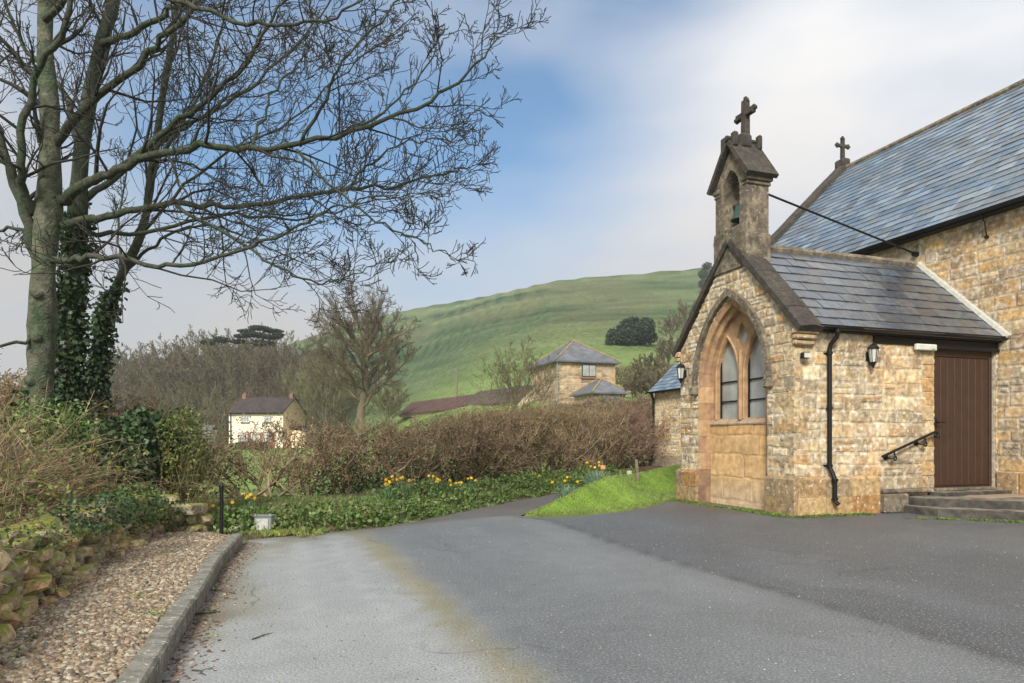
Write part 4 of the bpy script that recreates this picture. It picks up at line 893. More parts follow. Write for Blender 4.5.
# lanterns
def lantern(label, fr, zc):
    """fr(out, side, z)"""
    root = thing('wall_lantern', label, 'lantern', fr(0, 0, zc), 'black lanterns on the porch walls')
    mb = MB(); mb.box(fr, (.0, -.04, zc - .10), (.015, .04, zc + .04), bev=.006)
    mb.tube([fr(.01, 0, zc - .06), fr(.05, 0, zc - .16), fr(.11, 0, zc - .18)], .009, 6); mb.tube([fr(.11, 0, zc - .19), fr(.11, 0, zc - .13)], [.02, .045], 8)
    mb.tube([fr(.11, 0, zc - .22), fr(.11, 0, zc - .19)], [.005, .022], 8); mb.build('bracket', M['iron'], root, col=False)
    mb = MB(); k = 6
    for i in range(k):
        a = i * math.pi / 3; ca, sa = math.cos(a), math.sin(a); mb.tube([fr(.11 + .05 * ca, .05 * sa, zc - .13), fr(.11 + .078 * ca, .078 * sa, zc + .08)], .006, 4)
    mb.tube([fr(.11, 0, zc - .135), fr(.11, 0, zc - .125)], .055, 6); mb.tube([fr(.11, 0, zc + .075), fr(.11, 0, zc + .09), fr(.11, 0, zc + .13), fr(.11, 0, zc + .155), fr(.11, 0, zc + .165), fr(.11, 0, zc + .19)], [.088, .09, .06, .025, .012, .004], 6); mb.build('frame', M['iron'], root, col=False)
    mb = MB(); mb.tube([fr(.11, 0, zc - .125), fr(.11, 0, zc + .074)], [.047, .072], 6); mb.build('glass', M['lampglass'], root, col=False)
lantern('black wall lantern on the porch side wall between drainpipe and door', lambda o_, s_, z: ch(1.40 + s_, -.012 - o_, z), 2.49)
lantern('black wall lantern at the left edge of the arched window gable', lambda o_, s_, z: ch(-.012 - o_, 2.90 + s_, z), 2.45)
# spotlight
r_ = thing('spotlight', 'small black spotlight on the porch wall under the gable kneeler', 'spotlight', ch(.12, 0, 2.42)); mb = MB()
mb.box(ch, (.06, -.13, 2.375), (.19, -.045, 2.465), bev=.012); mb.build('lamp_body', M['iron'], r_, col=False); mb = MB(); mb.box(ch, (.07, -.134, 2.385), (.18, -.131, 2.455)); mb.build('glass', M['lampglass'], r_, col=False); mb = MB(); mb.box(ch, (.1, -.045, 2.40), (.15, -.014, 2.44)); mb.build('bracket', M['iron'], r_, col=False)
# emergency light
r_ = thing('emergency_light', 'white box emergency light fixed beside the top of the brown door', 'emergency light', ch(2.55, 0, 2.60)); mb = MB()
mb.box(ch, (2.33, -.105, 2.60), (2.76, -.038, 2.70), bev=.012); mb.build('housing', M['white'], r_, col=False); mb = MB(); mb.box(ch, (2.35, -.114, 2.605), (2.74, -.1055, 2.675), bev=.003); mb.build('diffuser', M['lampglass'], r_, col=False); mb = MB(); mb.box(ch, (2.64, -.119, 2.61), (2.70, -.1145, 2.63)); mb.build('indicator', M['green_plastic'], r_, col=False)
# handrail
r_ = thing('handrail', 'black wrought iron handrail sloping up the stone wall beside the door', 'handrail', ch(2.1, 0, .9)); 
def spiral(c_s, c_z, r0, turns, a0, sg):
    return [ch(c_s + r0 * (1 - .75 * k / 14) * math.cos(a0 + sg * turns * 2 * math.pi * k / 14), -.11, c_z + r0 * (1 - .75 * k / 14) * math.sin(a0 + sg * turns * 2 * math.pi * k / 14)) for k in range(15)]
mb = MB(); a, b = (1.60, .89), (2.70, 1.28)
mb.tube([ch(a[0], -.11, a[1]), ch(b[0], -.11, b[1])], .022, 8); mb.build('rail', M['iron'], r_, col=False); mb = MB(); mb.tube([ch(a[0], -.11, a[1])] + spiral(a[0], a[1] - .055, .055, 1.1, math.pi / 2, 1), .018, 6); mb.build('scroll', M['iron'], r_, col=False); mb = MB(); mb.tube([ch(b[0], -.11, b[1])] + spiral(b[0] + .02, b[1] - .05, .05, 1.1, math.pi / 2, -1), .020, 6); mb.build('scroll', M['iron'], r_, col=False)
for f in (.22, .80):
    s_, z_ = a[0] + (b[0] - a[0]) * f, a[1] + (b[1] - a[1]) * f; mb = MB(); mb.tube([ch(s_, -.11, z_), ch(s_ + .01, -.11, z_ - .07), ch(s_ - .03, -.11, z_ - .12), ch(s_ - .06, -.08, z_ - .12), ch(s_ - .08, -.012, z_ - .10)], .013, 6); mb.tube(spiral(s_ + .01, z_ - .12, .042, 1, 1.5, -1), .013, 6); mb.tube([ch(s_ - .08, -.03, z_ - .10), ch(s_ - .08, -.008, z_ - .10)], .045, 10); mb.build('bracket', M['iron'], r_, col=False)

# ------------------------------------------------------------------ vegetation helpers
def unit(v): return v / (np.linalg.norm(v) + 1e-9)
class Tree:
    def __init__(s, seed): s.rg = np.random.default_rng(seed); s.seg = []; s.thick = []
    def grow(s, p, d, L_, r, lvl, maxl, nch, upw=.12, wob=.18, lenf=.55, ang=(.5, .9), minr=.004, nseg=None):
        rg = s.rg; n = nseg or (6 if lvl == 0 else 5 if lvl < maxl else 3); pts = [p]; rs = [r]; dd = d
        for i in range(n):
            dd = unit(dd + rg.normal(0, wob, 3) + np.array([0, 0, upw])); pts.append(pts[-1] + dd * L_ / n); rs.append(max(r * (1 - .8 * (i + 1) / n), minr))
        s.put(pts, rs, lvl); 
        if lvl < maxl: s.kids(pts, rs, L_, lvl, maxl, nch, upw, wob, lenf, ang, minr)
    def put(s, pts, rs, lvl):
        for i in range(len(pts) - 1): s.seg.append((pts[i], pts[i + 1], rs[i], rs[i + 1], lvl))
    def kids(s, pts, rs, L_, lvl, maxl, nch, upw, wob, lenf, ang, minr, f0=.15):
        rg = s.rg; pts = np.array(pts); n = len(pts) - 1; k = nch[min(lvl, len(nch) - 1)]
        for j in range(k):
            f = f0 + (1 - f0) * (j + rg.uniform(.2, .8)) / k; x = f * n; i = min(int(x), n - 1); p = pts[i] + (pts[i + 1] - pts[i]) * (x - i)
            ax = unit(pts[i + 1] - pts[i]); q = unit(np.cross(ax, rg.normal(size=3))); a = rg.uniform(*ang); d = unit(ax * math.cos(a) + q * math.sin(a) + np.array([0, 0, upw]))
            r = max(min(rs[i] * .6, rs[i] * .45 + .001), minr); s.grow(p, d, L_ * lenf * (1.15 - .75 * f) * rg.uniform(.7, 1.25), r, lvl + 1, maxl, nch, upw, wob, lenf, ang, minr)
    def arrays(s, lo, hi):
        q = [g for g in s.seg if lo <= g[4] <= hi]; return np.array([g[0] for g in q]), np.array([g[1] for g in q]), np.array([g[2] for g in q]), np.array([g[3] for g in q])
    def build(s, root, lv, mt, mc, k0=7, k1=3):
        a = s.arrays(0, lv); V, Fq = prisms(*a, k0); mesh('trunk', V, Fq, mt, root, smooth=True)
        a = s.arrays(lv + 1, 9); V, Fq = prisms(*a, k1); mesh('crown', V, Fq, mc, root)

# ---- big bare trees on the bank, limbs set out in depth
def big_tree(name, label, trunk, tr_r, limbs, seed, mt, density=1.0, ivy=None):
    base = np.array(trunk[0]); root = thing(name, label, 'tree', tuple(base), None)
    rg = np.random.default_rng(seed)
    pts = spline(trunk, 40); n = len(pts); s_ = np.r_[0, np.cumsum(np.linalg.norm(np.diff(pts, axis=0), axis=1))]; f = s_ / s_[-1]
    rad = np.interp(f, np.linspace(0, 1, len(tr_r)), tr_r); rad = rad * .76 * (1 + .08 * np.sin(f * 37) + rg.normal(0, .03, n)); rad[:3] *= [1.35, 1.15, 1.05]
    V, Fs = tube(pts, rad, 14); V = np.array(V); V += rg.normal(0, .004, V.shape)
    mb = MB(); mb.add(V, Fs)
    for kf in (.16, .24, .32):   # pruned knots
        i = int(kf * n); mb.tube([pts[i], pts[i] + np.array([rg.uniform(-.2, .2), -1, .2]) * rad[i] * 1.25], [rad[i] * .55, rad[i] * .42], 9)
    mb.build('trunk', mt, root, smooth=True, col=False)
    T = Tree(seed)
    T.kids(pts, rad, 2.6, 0, 3, (int(10 * density), 6, 5), .10, .22, .55, (.5, 1.0), .0042, f0=.5)
    for (lp, r0, r1) in limbs:
        p = spline(lp, max(8, int(len(lp) * 5))); Ls = np.sum(np.linalg.norm(np.diff(p, axis=0), axis=1)); rr = (r0 + (r1 - r0) * np.linspace(0, 1, len(p)) ** .7) * .95
        p[1:-1] += rg.normal(0, .018, p[1:-1].shape)
        V, Fs = tube(p, rr, 8); mesh('branch', V, Fs, M['bark'], root, smooth=True)
        nn = max(4, int(Ls * 3.4 * density)); T.kids(p, rr, min(3.0, .9 + Ls * .42), 1, 4, (0, nn, 6, 5, 0), .09, .24, .56, (.45, 1.05), .0042, f0=.16)
    V, Fq = prisms(*T.arrays(0, 9), 4); mesh('twigs', V, Fq, M['twig'], root)
    if ivy:
        (i0, i1, cnt, spread) = ivy; idx = rg.uniform(i0, i1, cnt) * (n - 1); ii = idx.astype(int); a = rg.uniform(0, 6.28, cnt)
        rr = rad[ii] + spread * np.abs(rg.normal(0, 1, cnt)); Cc = pts[ii] + np.stack([np.cos(a) * rr, np.sin(a) * rr, rg.uniform(-.12, .12, cnt)], 1)
        V, Fq = leaves(Cc, rg.uniform(.05, .10, cnt), rg, narrow=.85); c = np.repeat(np.array([(.022, .05, .018), (.03, .07, .022), (.05, .10, .03), (.018, .035, .014)])[rg.integers(0, 4, cnt)], 4, 0)
        mesh('ivy', V, Fq, M['ivy'], root, col=c)
    return root
def L3(*q): return [at(px, py, d) for px, py, d in q]
tb1 = [at(38, 425, 9.0) - np.array([0, 0, .6])] + L3((40, 400, 9), (42, 330, 9), (44, 262, 9), (49, 200, 9), (50, 117, 9), (45, 35, 9.1), (50, -70, 9.2), (60, -200, 9.3))
limbs1 = [
 (L3((58, 200, 9), (88, 184, 8.9), (117, 170, 8.8), (193, 146, 8.6), (250, 150, 8.5), (344, 134, 8.3), (428, 101, 8.2), (475, 66, 8.1), (498, 38, 8.0)), .085, .008),
 (L3((62, 226, 9), (110, 215, 9.1), (176, 205, 9.2), (250, 206, 9.3), (344, 190, 9.3), (400, 185, 9.3), (447, 173, 9.4), (470, 167, 9.5)), .065, .007),
 (L3((48, 260, 9), (85, 257, 8.6), (117, 258, 8.2), (176, 266, 7.8), (246, 248, 7.5), (300, 225, 7.3), (345, 205, 7.2), (400, 195, 7.1)), .05, .006),
 (L3((117, 170, 8.8), (180, 120, 8.7), (235, 75, 8.5), (262, 35, 8.3), (300, -25, 8.1)), .05, .012),
 (L3((52, 150, 9), (90, 105, 8.8), (146, 53, 8.5), (190, 10, 8.3), (230, -60, 8.2)), .07, .02),
 (L3((41, 264, 9), (18, 193, 8.9), (0, 140, 8.8), (-30, 60, 8.8), (-50, -50, 8.8)), .085, .04),
 (L3((38, 215, 9), (20, 176, 8.6), (32, 88, 8.4), (64, 29, 8.2), (80, -30, 8.1)), .07, .03),
 (L3((297, 150, 8.4), (344, 197, 8.3), (391, 230, 8.2), (430, 245, 8.1), (456, 262, 8.0)), .022, .005),
 (L3((176, 205, 9.2), (250, 248, 9), (278, 267, 8.9), (320, 284, 8.8), (355, 275, 8.7), (395, 253, 8.6)), .028, .005),
 (L3((344, 134, 8.3), (385, 110, 8.5), (430, 60, 8.7), (450, 32, 8.8)), .022, .006),
 (L3((300, 146, 8.4), (330, 90, 8.1), (350, 50, 8.0), (395, 5, 7.9), (420, -30, 7.9)), .026, .008),
 (L3((250, 150, 8.5), (270, 100, 8.9), (300, 60, 9.1), (320, 10, 9.3)), .022, .008),
 (L3((344, 190, 9.3), (390, 150, 9.1), (440, 140, 9.0), (480, 146, 9.0)), .02, .005),
 (L3((45, 20, 9), (90, -20, 8.6), (180, 2, 8.0), (250, 22, 7.6), (320, 20, 7.3), (370, -5, 7.2)), .05, .01),
 (L3((44, 330, 9), (10, 345, 8.7), (-40, 340, 8.5)), .04, .01),
 (L3((48, 235, 9), (15, 228, 9), (-40, 235, 9)), .04, .015),
]
big_tree('bare_tree', 'large bare tree with pale knotty trunk, long limbs reaching over the lane', tb1, [.235, .21, .20, .20, .155, .13, .11, .09, .07], limbs1, 11, M['bark_pale'], 1.0, ivy=(0, .14, 900, .07))
tb2 = [at(66, 420, 10) - np.array([0, 0, .6])] + L3((67, 400, 10), (68, 340, 10), (76, 252, 10), (82, 146, 10), (100, 47, 10), (114, 0, 10), (130, -90, 10), (140, -180, 10))
limbs2 = [
 (L3((78, 205, 10), (130, 165, 10.3), (180, 130, 10.6), (240, 95, 10.8), (300, 40, 11), (340, -10, 11)), .06, .012),
 (L3((80, 235, 10), (140, 232, 10.4), (230, 215, 10.8), (300, 218, 11), (380, 200, 11.3), (440, 190, 11.5)), .045, .006),
 (L3((100, 47, 10), (150, 25, 9.6), (200, -10, 9.3)), .06, .03),
 (L3((82, 146, 10), (60, 90, 10.3), (20, 40, 10.5), (0, -20, 10.5)), .06, .02)]
big_tree('ivy_clad_tree', 'bare tree with trunk sleeved in dark ivy, right behind the knotty trunk', tb2, [.20, .19, .18, .16, .135, .12, .10, .08, .06], limbs2, 12, M['bark'], .85, ivy=(0, .44, 5200, .06))
tb3 = [at(97, 425, 11) - np.array([0, 0, .6])] + L3((97, 400, 11), (99, 360, 11), (108, 305, 11), (141, 234, 11), (152, 170, 11.1), (164, 88, 11.2), (178, 0, 11.3), (190, -80, 11.4))
limbs3 = [
 (L3((122, 275, 11), (160, 240, 11.2), (200, 225, 11.4), (240, 235, 11.6), (300, 262, 11.7), (345, 285, 11.7)), .035, .005),
 (L3((152, 170, 11), (190, 110, 11), (215, 50, 11), (235, -20, 11)), .045, .012),
 (L3((104, 330, 11), (120, 290, 11.3), (118, 220, 11.6), (130, 150, 11.8)), .04, .012),
 (L3((141, 234, 11), (210, 165, 10.6), (290, 120, 10.3), (360, 60, 10.1), (420, 10, 10)), .03, .006)]
big_tree('slender_tree', 'slender leaning bare tree with ivy base, furthest right of the trunks on the bank', tb3, [.11, .10, .09, .085, .075, .065, .05, .04], limbs3, 13, M['bark'], .8, ivy=(0, .42, 3200, .07))

# ---- dry stone wall on the left: many rough stones in one wall
def stone(c, size, rg, rz=0, sub=2):
    bm = bmesh.new(); bmesh.ops.create_icosphere(bm, subdivisions=sub, radius=.5); sd_ = rg.integers(0, 9999)
    V_ = np.array([v.co[:] for v in bm.verts]); Fs = [[v.index for v in f.verts] for f in bm.faces]; bm.free()
    V_ = np.sign(V_) * np.abs(V_ * 2) ** .5 * .5       # boxier
    V_ *= 1 + .75 * (fbm(V_[:, 0] * 3 + sd_, V_[:, 1] * 3 + V_[:, 2] * 2.3, int(sd_), 3) - .5)[:, None]
    V_ *= np.array(size); a = rz; ca, sa = math.cos(a), math.sin(a); tx = rg.normal(0, .12)
    V_[:, 2] += V_[:, 0] * tx
    return np.stack([V_[:, 0] * ca - V_[:, 1] * sa + c[0], V_[:, 0] * sa + V_[:, 1] * ca + c[1], V_[:, 2] + c[2]], 1), Fs
def stone_wall(line, H_, rg, mb, depth=.26, pal=None, lean=.12, h0=.05):
    p = resample(line, 200); s_ = np.r_[0, np.cumsum(np.linalg.norm(np.diff(p, axis=0), axis=1))]; z = h0; row = 0
    while z < H_:
        h = rg.uniform(.065, .14); u = rg.uniform(0, .1)
        while u < s_[-1]:
            w_ = rg.uniform(.12, .30); um = u + w_ / 2; x, y = np.interp(um, s_, p[:, 0]), np.interp(um, s_, p[:, 1]); x2, y2 = np.interp(um + .05, s_, p[:, 0]), np.interp(um + .05, s_, p[:, 1]); a = math.atan2(y2 - y, x2 - x)
            if z < H_ * (.86 + .25 * vn(um * 1.5, 0, 5)):
                o_ = -lean * z / H_ + rg.normal(0, .02); nn = np.array([math.sin(a), -math.cos(a)])
                V_, Fs = stone((x + nn[0] * o_ * 1, y + nn[1] * o_, z + h / 2), (w_ * 1.06, depth * rg.uniform(.8, 1.2), h * 1.12), rg, a + rg.normal(0, .08)); mb.add(V_, Fs, pal[rg.integers(0, len(pal))] * rg.uniform(.65, 1.1))
            u += w_
        z += h * .93; row += 1
rg = np.random.default_rng(21); mb = MB(); PW = np.array([(.42, .33, .20), (.36, .29, .19), (.48, .38, .23), (.32, .28, .20), (.48, .33, .17), (.27, .23, .16)])
wl = [(x - .10, y) for x, y in WALL]
stone_wall(wl, .42, rg, mb, pal=PW); stone_wall([(x - .3, y) for x, y in WALL], .50, rg, mb, pal=PW, lean=0, h0=.3)
for i in range(26):      # tumbled stones at foot
    u = rg.uniform(2.6, 7.2); x = np.interp(u, [q_[1] for q_ in WALL], [q_[0] for q_ in WALL]) + rg.uniform(.0, .10); sz = rg.uniform(.06, .13); V_, Fs = stone((x, u, GZ + sz * .3), (sz * 1.4, sz, sz * .8), rg, rg.uniform(0, 3)); mb.add(V_, Fs, PW[rg.integers(0, 6)] * rg.uniform(.7, 1.1))
o = mb.build('dry_stone_wall', M['rock'], org=(-3.2, 4.5, 0), smooth=False); props(o, 'low tumbledown mossy dry stone wall edging the gravel on the left', 'wall')
mb = MB(); stone_wall([(-4.2, 8.05), (-3.85, 8.1)], .28, rg, mb, pal=PW * 1.15, depth=.25, lean=0, h0=0); stone_wall([(-4.15, 8.3), (-3.8, 8.3)], .34, rg, mb, pal=PW * 1.15, depth=.25, lean=0, h0=0)
o = mb.build('stone_pier', M['rock'], org=(-3.9, 8.1, 0)); props(o, 'rough stone pier stub at the far end of the gravel under the shrub', 'pier')
mb = MB(); V_, Fs = stone((*P(236, 535), .05), (.2, .13, .12), rg, .3); mb.add(V_, Fs, (.42, .38, .3)); o = mb.build('rock', M['rock'], org=(*P(236, 535), 0)); props(o, 'pale rough rock on the ground between black post and metal box', 'rock')

# ---- brambles, ivy and scrub over the bank
GREENS = np.array([(.07, .13, .03), (.10, .17, .04), (.05, .10, .03), (.14, .20, .05), (.035, .07, .02)])
DKG = np.array([(.03, .06, .02), (.04, .08, .03), (.065, .12, .04), (.035, .06, .03)])
def scrub(name, label, cat, fn_pts, cnt, rg, lsize, palette, stems, stem_mat, matn='leaf', stem_len=(.5, 1.2), srad=.006, droop=.25, scol=None, group=None, narrow=.6):
    """stems: n base points fn_pts('stem', n); leaves: fn_pts('leaf', n)"""
    sb_ = fn_pts('stem', stems, rg); org = sb_.mean(0); root = thing(name, label, cat, tuple(org), group)
    P0, P1, R0, R1 = [], [], [], []; tips = []
    for p in sb_:
        d = unit(np.array([rg.normal(0, .6), rg.normal(0, .6), rg.uniform(.5, 1.3)])); Lk = rg.uniform(*stem_len); n = 7; r = srad * rg.uniform(.6, 1.4)
        for i in range(n):
            q = p + d * Lk / n; P0.append(p); P1.append(q); R0.append(r * (1 - i / n * .7)); R1.append(r * (1 - (i + 1) / n * .7)); tips.append(q); p = q; d = unit(d + np.array([rg.normal(0, .16), rg.normal(0, .16), -droop * rg.uniform(.2, 1.4)]))
            if rg.random() < .35:
                q2 = p + unit(d + rg.normal(0, .8, 3)) * Lk * .18; P0.append(p); P1.append(q2); R0.append(r * .5); R1.append(r * .25); tips.append(q2)
    V, Fq = prisms(P0, P1, R0, R1, 3)
    if stem_mat == 'hedge': c = np.repeat(scol[rg.integers(0, len(scol), len(P0))] * rg.uniform(.7, 1.2, (len(P0), 1)), 6, 0); mesh('stems', V, Fq, M['hedge'], root, col=c)
    else: mesh('stems', V, Fq, M[stem_mat], root)
    if cnt:
        Cc = fn_pts('leaf', cnt, rg) if fn_pts.leaf else np.array(tips)[rg.integers(0, len(tips), cnt)] + rg.normal(0, .03, (cnt, 3))
        V, Fq = leaves(Cc, rg.uniform(lsize[0], lsize[1], cnt), rg, narrow=narrow); c = np.repeat(palette[rg.integers(0, len(palette), cnt)] * rg.uniform(.7, 1.3, (cnt, 1)), 4, 0); mesh('leaves', V, Fq, M[matn], root, col=c)
    return root
def blob(cen, rad, ground=True, leaf=True, shell=True):
    def f(kind, n, rg):
        d = rg.normal(size=(n, 3)); d /= np.linalg.norm(d, axis=1)[:, None]
        if kind == 'stem':
            p = np.stack([cen[0] + rad[0] * .7 * d[:, 0], cen[1] + rad[1] * .7 * d[:, 1]], 1); z = TZ(p[:, 0], p[:, 1]) if ground else np.full(n, cen[2] - rad[2]); return np.column_stack([p, z])
        k = rg.uniform(.25, 1, n) ** (.35 if shell else .8); lump = 1 + .35 * (fbm(d[:, 0] * 2.2 + 5, d[:, 1] * 2.2 + d[:, 2] * 1.7 + 5, 61, 3) - .5) * 2
        return np.array(cen) + d * k[:, None] * np.array(rad) * lump[:, None]
    f.leaf = leaf; return f
BST = np.array([(.23, .165, .10), (.29, .215, .13), (.14, .105, .065), (.37, .29, .17), (.20, .13, .08)])
def bank_pts(x0, x1, y0, y1):
    def f(kind, n, rg):
        y = rg.uniform(y0, y1, n); xw = np.interp(y, [q_[1] for q_ in WALL], [q_[0] for q_ in WALL]); x = xw - .3 - rg.uniform(x0, x1, n); return np.column_stack([x, y, TZ(x, y)])
    f.leaf = False; return f
scrub('bramble', 'tangle of brown bramble stems sprawling over the near stone wall', 'bramble', bank_pts(.0, 1.8, 2.4, 5.4), 3200, np.random.default_rng(31), (.03, .055), GREENS[[1, 3]], 520, 'hedge', stem_len=(.25, .75), scol=BST, srad=.0035, droop=.30)
scrub('bramble', 'bramble thicket with yellowish leaves below the knotty tree trunk', 'bramble', bank_pts(.1, 3.0, 4.6, 8.4), 9000, np.random.default_rng(32), (.03, .06), np.array([(.20, .20, .05), (.13, .17, .04), (.08, .12, .03)]), 1000, 'hedge', stem_len=(.4, 1.1), scol=BST, srad=.0045, droop=.26)
scrub('ivy_shrub', 'dense dark ivy mound behind the wall beside the slender trunk', 'shrub', blob((-4.7, 8.6, .95), (.42, .5, .62)), 3600, np.random.default_rng(33), (.05, .085), DKG, 60, 'hedge', 'ivy', scol=BST, narrow=.9, stem_len=(.5, .9))
scrub('ivy', 'dark ivy trailing down over the far part of the stone wall', 'ivy', blob((-3.98, 7.2, .42), (.22, .6, .28)), 1500, np.random.default_rng(34), (.025, .045), GREENS, 40, 'hedge', 'ivy', scol=BST, narrow=.9, stem_len=(.2, .4))
scrub('ivy', 'ivy patch creeping on the middle of the stone wall', 'ivy', blob((-3.58, 5.95, .52), (.22, .55, .18)), 1000, np.random.default_rng(44), (.022, .042), DKG, 30, 'hedge', 'ivy', scol=BST, narrow=.9, stem_len=(.2, .4))
scrub('fern', 'low green fern and weeds covering the stone stub at the gravel end', 'fern', blob((-3.95, 7.98, .26), (.2, .18, .22)), 420, np.random.default_rng(46), (.03, .055), GREENS, 60, 'hedge', scol=BST, stem_len=(.15, .3))
scrub('ivy', 'ivy and small leaves spilling over the top of the nearest wall', 'ivy', blob((-3.15, 4.35, .50), (.16, .9, .10)), 520, np.random.default_rng(47), (.02, .04), GREENS, 50, 'hedge', scol=BST, stem_len=(.15, .35))
scrub('green_shrub', 'upright yellow green shrub at the end of the gravel by the pier', 'shrub', blob((-4.25, 8.75, .95), (.34, .36, .62)), 3600, np.random.default_rng(35), (.03, .06), np.array([(.17, .20, .05), (.11, .16, .04), (.21, .20, .08), (.07, .11, .03)]), 160, 'hedge', scol=np.array([(.25, .21, .10), (.2, .16, .08)]), stem_len=(.7, 1.3), droop=.03, srad=.005)
scrub('holly_shrub', 'dark green glossy shrub growing in the left end of the hedge', 'shrub', blob((-5.45, 10.9, .95), (.55, .5, .6), shell=False), 2600, np.random.default_rng(36), (.04, .075), np.array([(.035, .085, .03), (.05, .11, .04), (.03, .06, .02)]), 80, 'hedge', 'ivy', scol=BST, stem_len=(.8, 1.4), droop=.05)
scrub('undergrowth_bush', 'light green leafy bush at the foot of the ivy trunks', 'shrub', blob((-5.6, 8.2, 1.25), (.75, .6, .42), shell=False), 2300, np.random.default_rng(37), (.04, .07), np.array([(.12, .20, .05), (.16, .24, .06), (.08, .14, .04)]), 160, 'hedge', scol=BST, stem_len=(.5, 1.1), droop=.1)
scrub('undergrowth_bush', 'brown twiggy bush with few leaves at the left picture edge', 'shrub', blob((-5.0, 6.2, 1.1), (.8, .8, .45), leaf=False), 900, np.random.default_rng(38), (.03, .05), GREENS, 380, 'hedge', scol=BST, stem_len=(.6, 1.3), droop=.12)
scrub('yellow_shrub', 'yellowish autumn coloured bush behind the trees at the left edge', 'shrub', blob((-11.5, 15.5, 1.6), (2.0, 1.0, 1.1), shell=False), 6500, np.random.default_rng(39), (.05, .10), np.array([(.36, .30, .06), (.28, .24, .06), (.2, .18, .05)]), 140, 'hedge', scol=BST, stem_len=(1.2, 2.4), droop=.05)
# sprigs of weed and moss on the gravel and at walls
def tuft_mesh(q, z, rg, size, pal, per=9, up=1.2):
    n = len(q); Cc = np.repeat(np.column_stack([q, z]), per, 0) + rg.normal(0, 1, (n * per, 3)) * np.array([size * .8, size * .8, size * .2]); Cc[:, 2] += size * .25
    V, Fq = leaves(Cc, rg.uniform(.5, 1.1, n * per) * size, rg, narrow=.45, up=up); return V, Fq, np.repeat(pal[rg.integers(0, len(pal), n * per)] * rg.uniform(.8, 1.25, (n * per, 1)), 4, 0)
rg = np.random.default_rng(41); q = np.vstack([scatter_poly([P(0, 660), P(30, 640), P(110, 668), P(60, 683)], 10, rg), rg.normal(0, .07, (16, 2)) + P(152, 615, GZ), rg.normal(0, .05, (9, 2)) + P(145, 598, GZ), rg.normal(0, .05, (7, 2)) + P(205, 551, GZ), rg.normal(0, .06, (8, 2)) + P(160, 556, GZ), rg.normal(0, .07, (10, 2)) + P(15, 655, GZ)])
V, Fq, c = tuft_mesh(q, np.full(len(q), GZ + .012), rg, .02, np.array([(.14, .22, .04), (.2, .26, .08)])); o = mesh('weeds', V, Fq, M['leaf'], col=c); props(o, 'tiny green weeds sprouting here and there in the gravel', 'weeds', kind='stuff')
q = []
for f in np.linspace(0, 1, 300):
    t_ = -.1 + 3.3 * f; q.append(ch(-.12 - abs(rg.normal(0, .08)), t_, 0)[:2])
for f in np.linspace(0, 1, 110): q.append(ch(-.1 + 1.4 * f, -.12 - abs(rg.normal(0, .05)), 0)[:2])
for f in rg.uniform(0, 1, 90): a_ = np.array([1.42, -.75]) * (1 - f) + np.array([4.1, -3.1]) * f; q.append(ch(a_[0] + rg.normal(0, .03) - .05, a_[1] + rg.normal(0, .03) + .0, 0)[:2])
q = np.array(q); keep = rg.random(len(q)) < (.35 + .9 * vn(q[:, 0] * 2.5, q[:, 1] * 2.5, 5)); q = q[keep]
V, Fq, c = tuft_mesh(q, np.full(len(q), .004), rg, .035, np.array([(.12, .20, .03), (.18, .25, .04), (.09, .15, .03)]), per=26, up=.6); o = mesh('moss', V, Fq, M['leaf'], col=c); props(o, 'bright green moss and weeds growing along the foot of the porch walls', 'moss', kind='stuff')

# ---- lawn blades
def blades(q, z, h, rg, pal, w_=.006, lean=.5):
    n = len(q); a = rg.uniform(0, 6.28, n); hh = h * rg.uniform(.5, 1.3, n); ld = rg.normal(0, lean, (n, 2)) * hh[:, None]; s_ = np.stack([np.cos(a), np.sin(a)], 1) * w_
    b = np.column_stack([q, z - .01]); V_ = np.empty((n, 3, 3)); V_[:, 0] = b - np.column_stack([s_, np.zeros(n)]); V_[:, 1] = b + np.column_stack([s_, np.zeros(n)]); V_[:, 2] = b + np.column_stack([ld, hh])
    return V_.reshape(-1, 3), np.arange(n * 3).reshape(-1, 3), np.repeat(pal[rg.integers(0, len(pal), n)] * rg.uniform(.8, 1.25, (n, 1)), 3, 0)
LG = np.array([(.18, .26, .06), (.22, .30, .08), (.15, .22, .055), (.25, .29, .10)])
vis = [(.1, 10.1), (.9, 10.2), (2.4, 11.5), (3.1, 13.2), (5.0, 17.0), (6.0, 22.5), (5.0, 20.0), (3.0, 16.9), (1.55, 14.3), (.62, 11.9)]
q = scatter_poly(vis, 70000, rg, .02); V, Fq, c = blades(q, TZ(q[:, 0], q[:, 1]), .030, rg, LG, w_=.007)
o = mesh('lawn_grass', V, Fq, M['leaf'], col=c); props(o, 'short bright green grass covering the raised lawn beside the porch', 'grass', kind='stuff')
# verge: nettle-like ground cover between lane and hedge
VV = BACK[:9] + [(4.2, 22.6), (1.7, 19.2), (0, 16.4), (-1.4, 14.2), (-3.4, 11.6), (-5.2, 10.9), (-4.3, 9.2), (-4.0, 8.5)]
q = scatter_poly(VV, 6200, rg, .03); dens = fbm(q[:, 0] * 1.1, q[:, 1] * 1.1, 66); q = q[np.hypot(q[:, 0] + 2.97, (q[:, 1] - 8.1) * 1.0) > .20]; q = q[~((np.abs(q[:, 0] + 2.97) < .2) & (q[:, 1] < 8.2))]; dens = fbm(q[:, 0] * 1.1, q[:, 1] * 1.1, 66) + .3 * (rg.random(len(q)) < .45); q = q[dens + .35 * sstep(0, 1.3, poly_sd(q[:, 0], q[:, 1], VV)) * .0 - .30 * sstep(.9, 1.9, line_d(q[:, 0], q[:, 1], BACK)) > .44]
NG = np.array([(.09, .17, .035), (.12, .21, .05), (.07, .13, .03), (.17, .23, .07), (.14, .13, .06)])
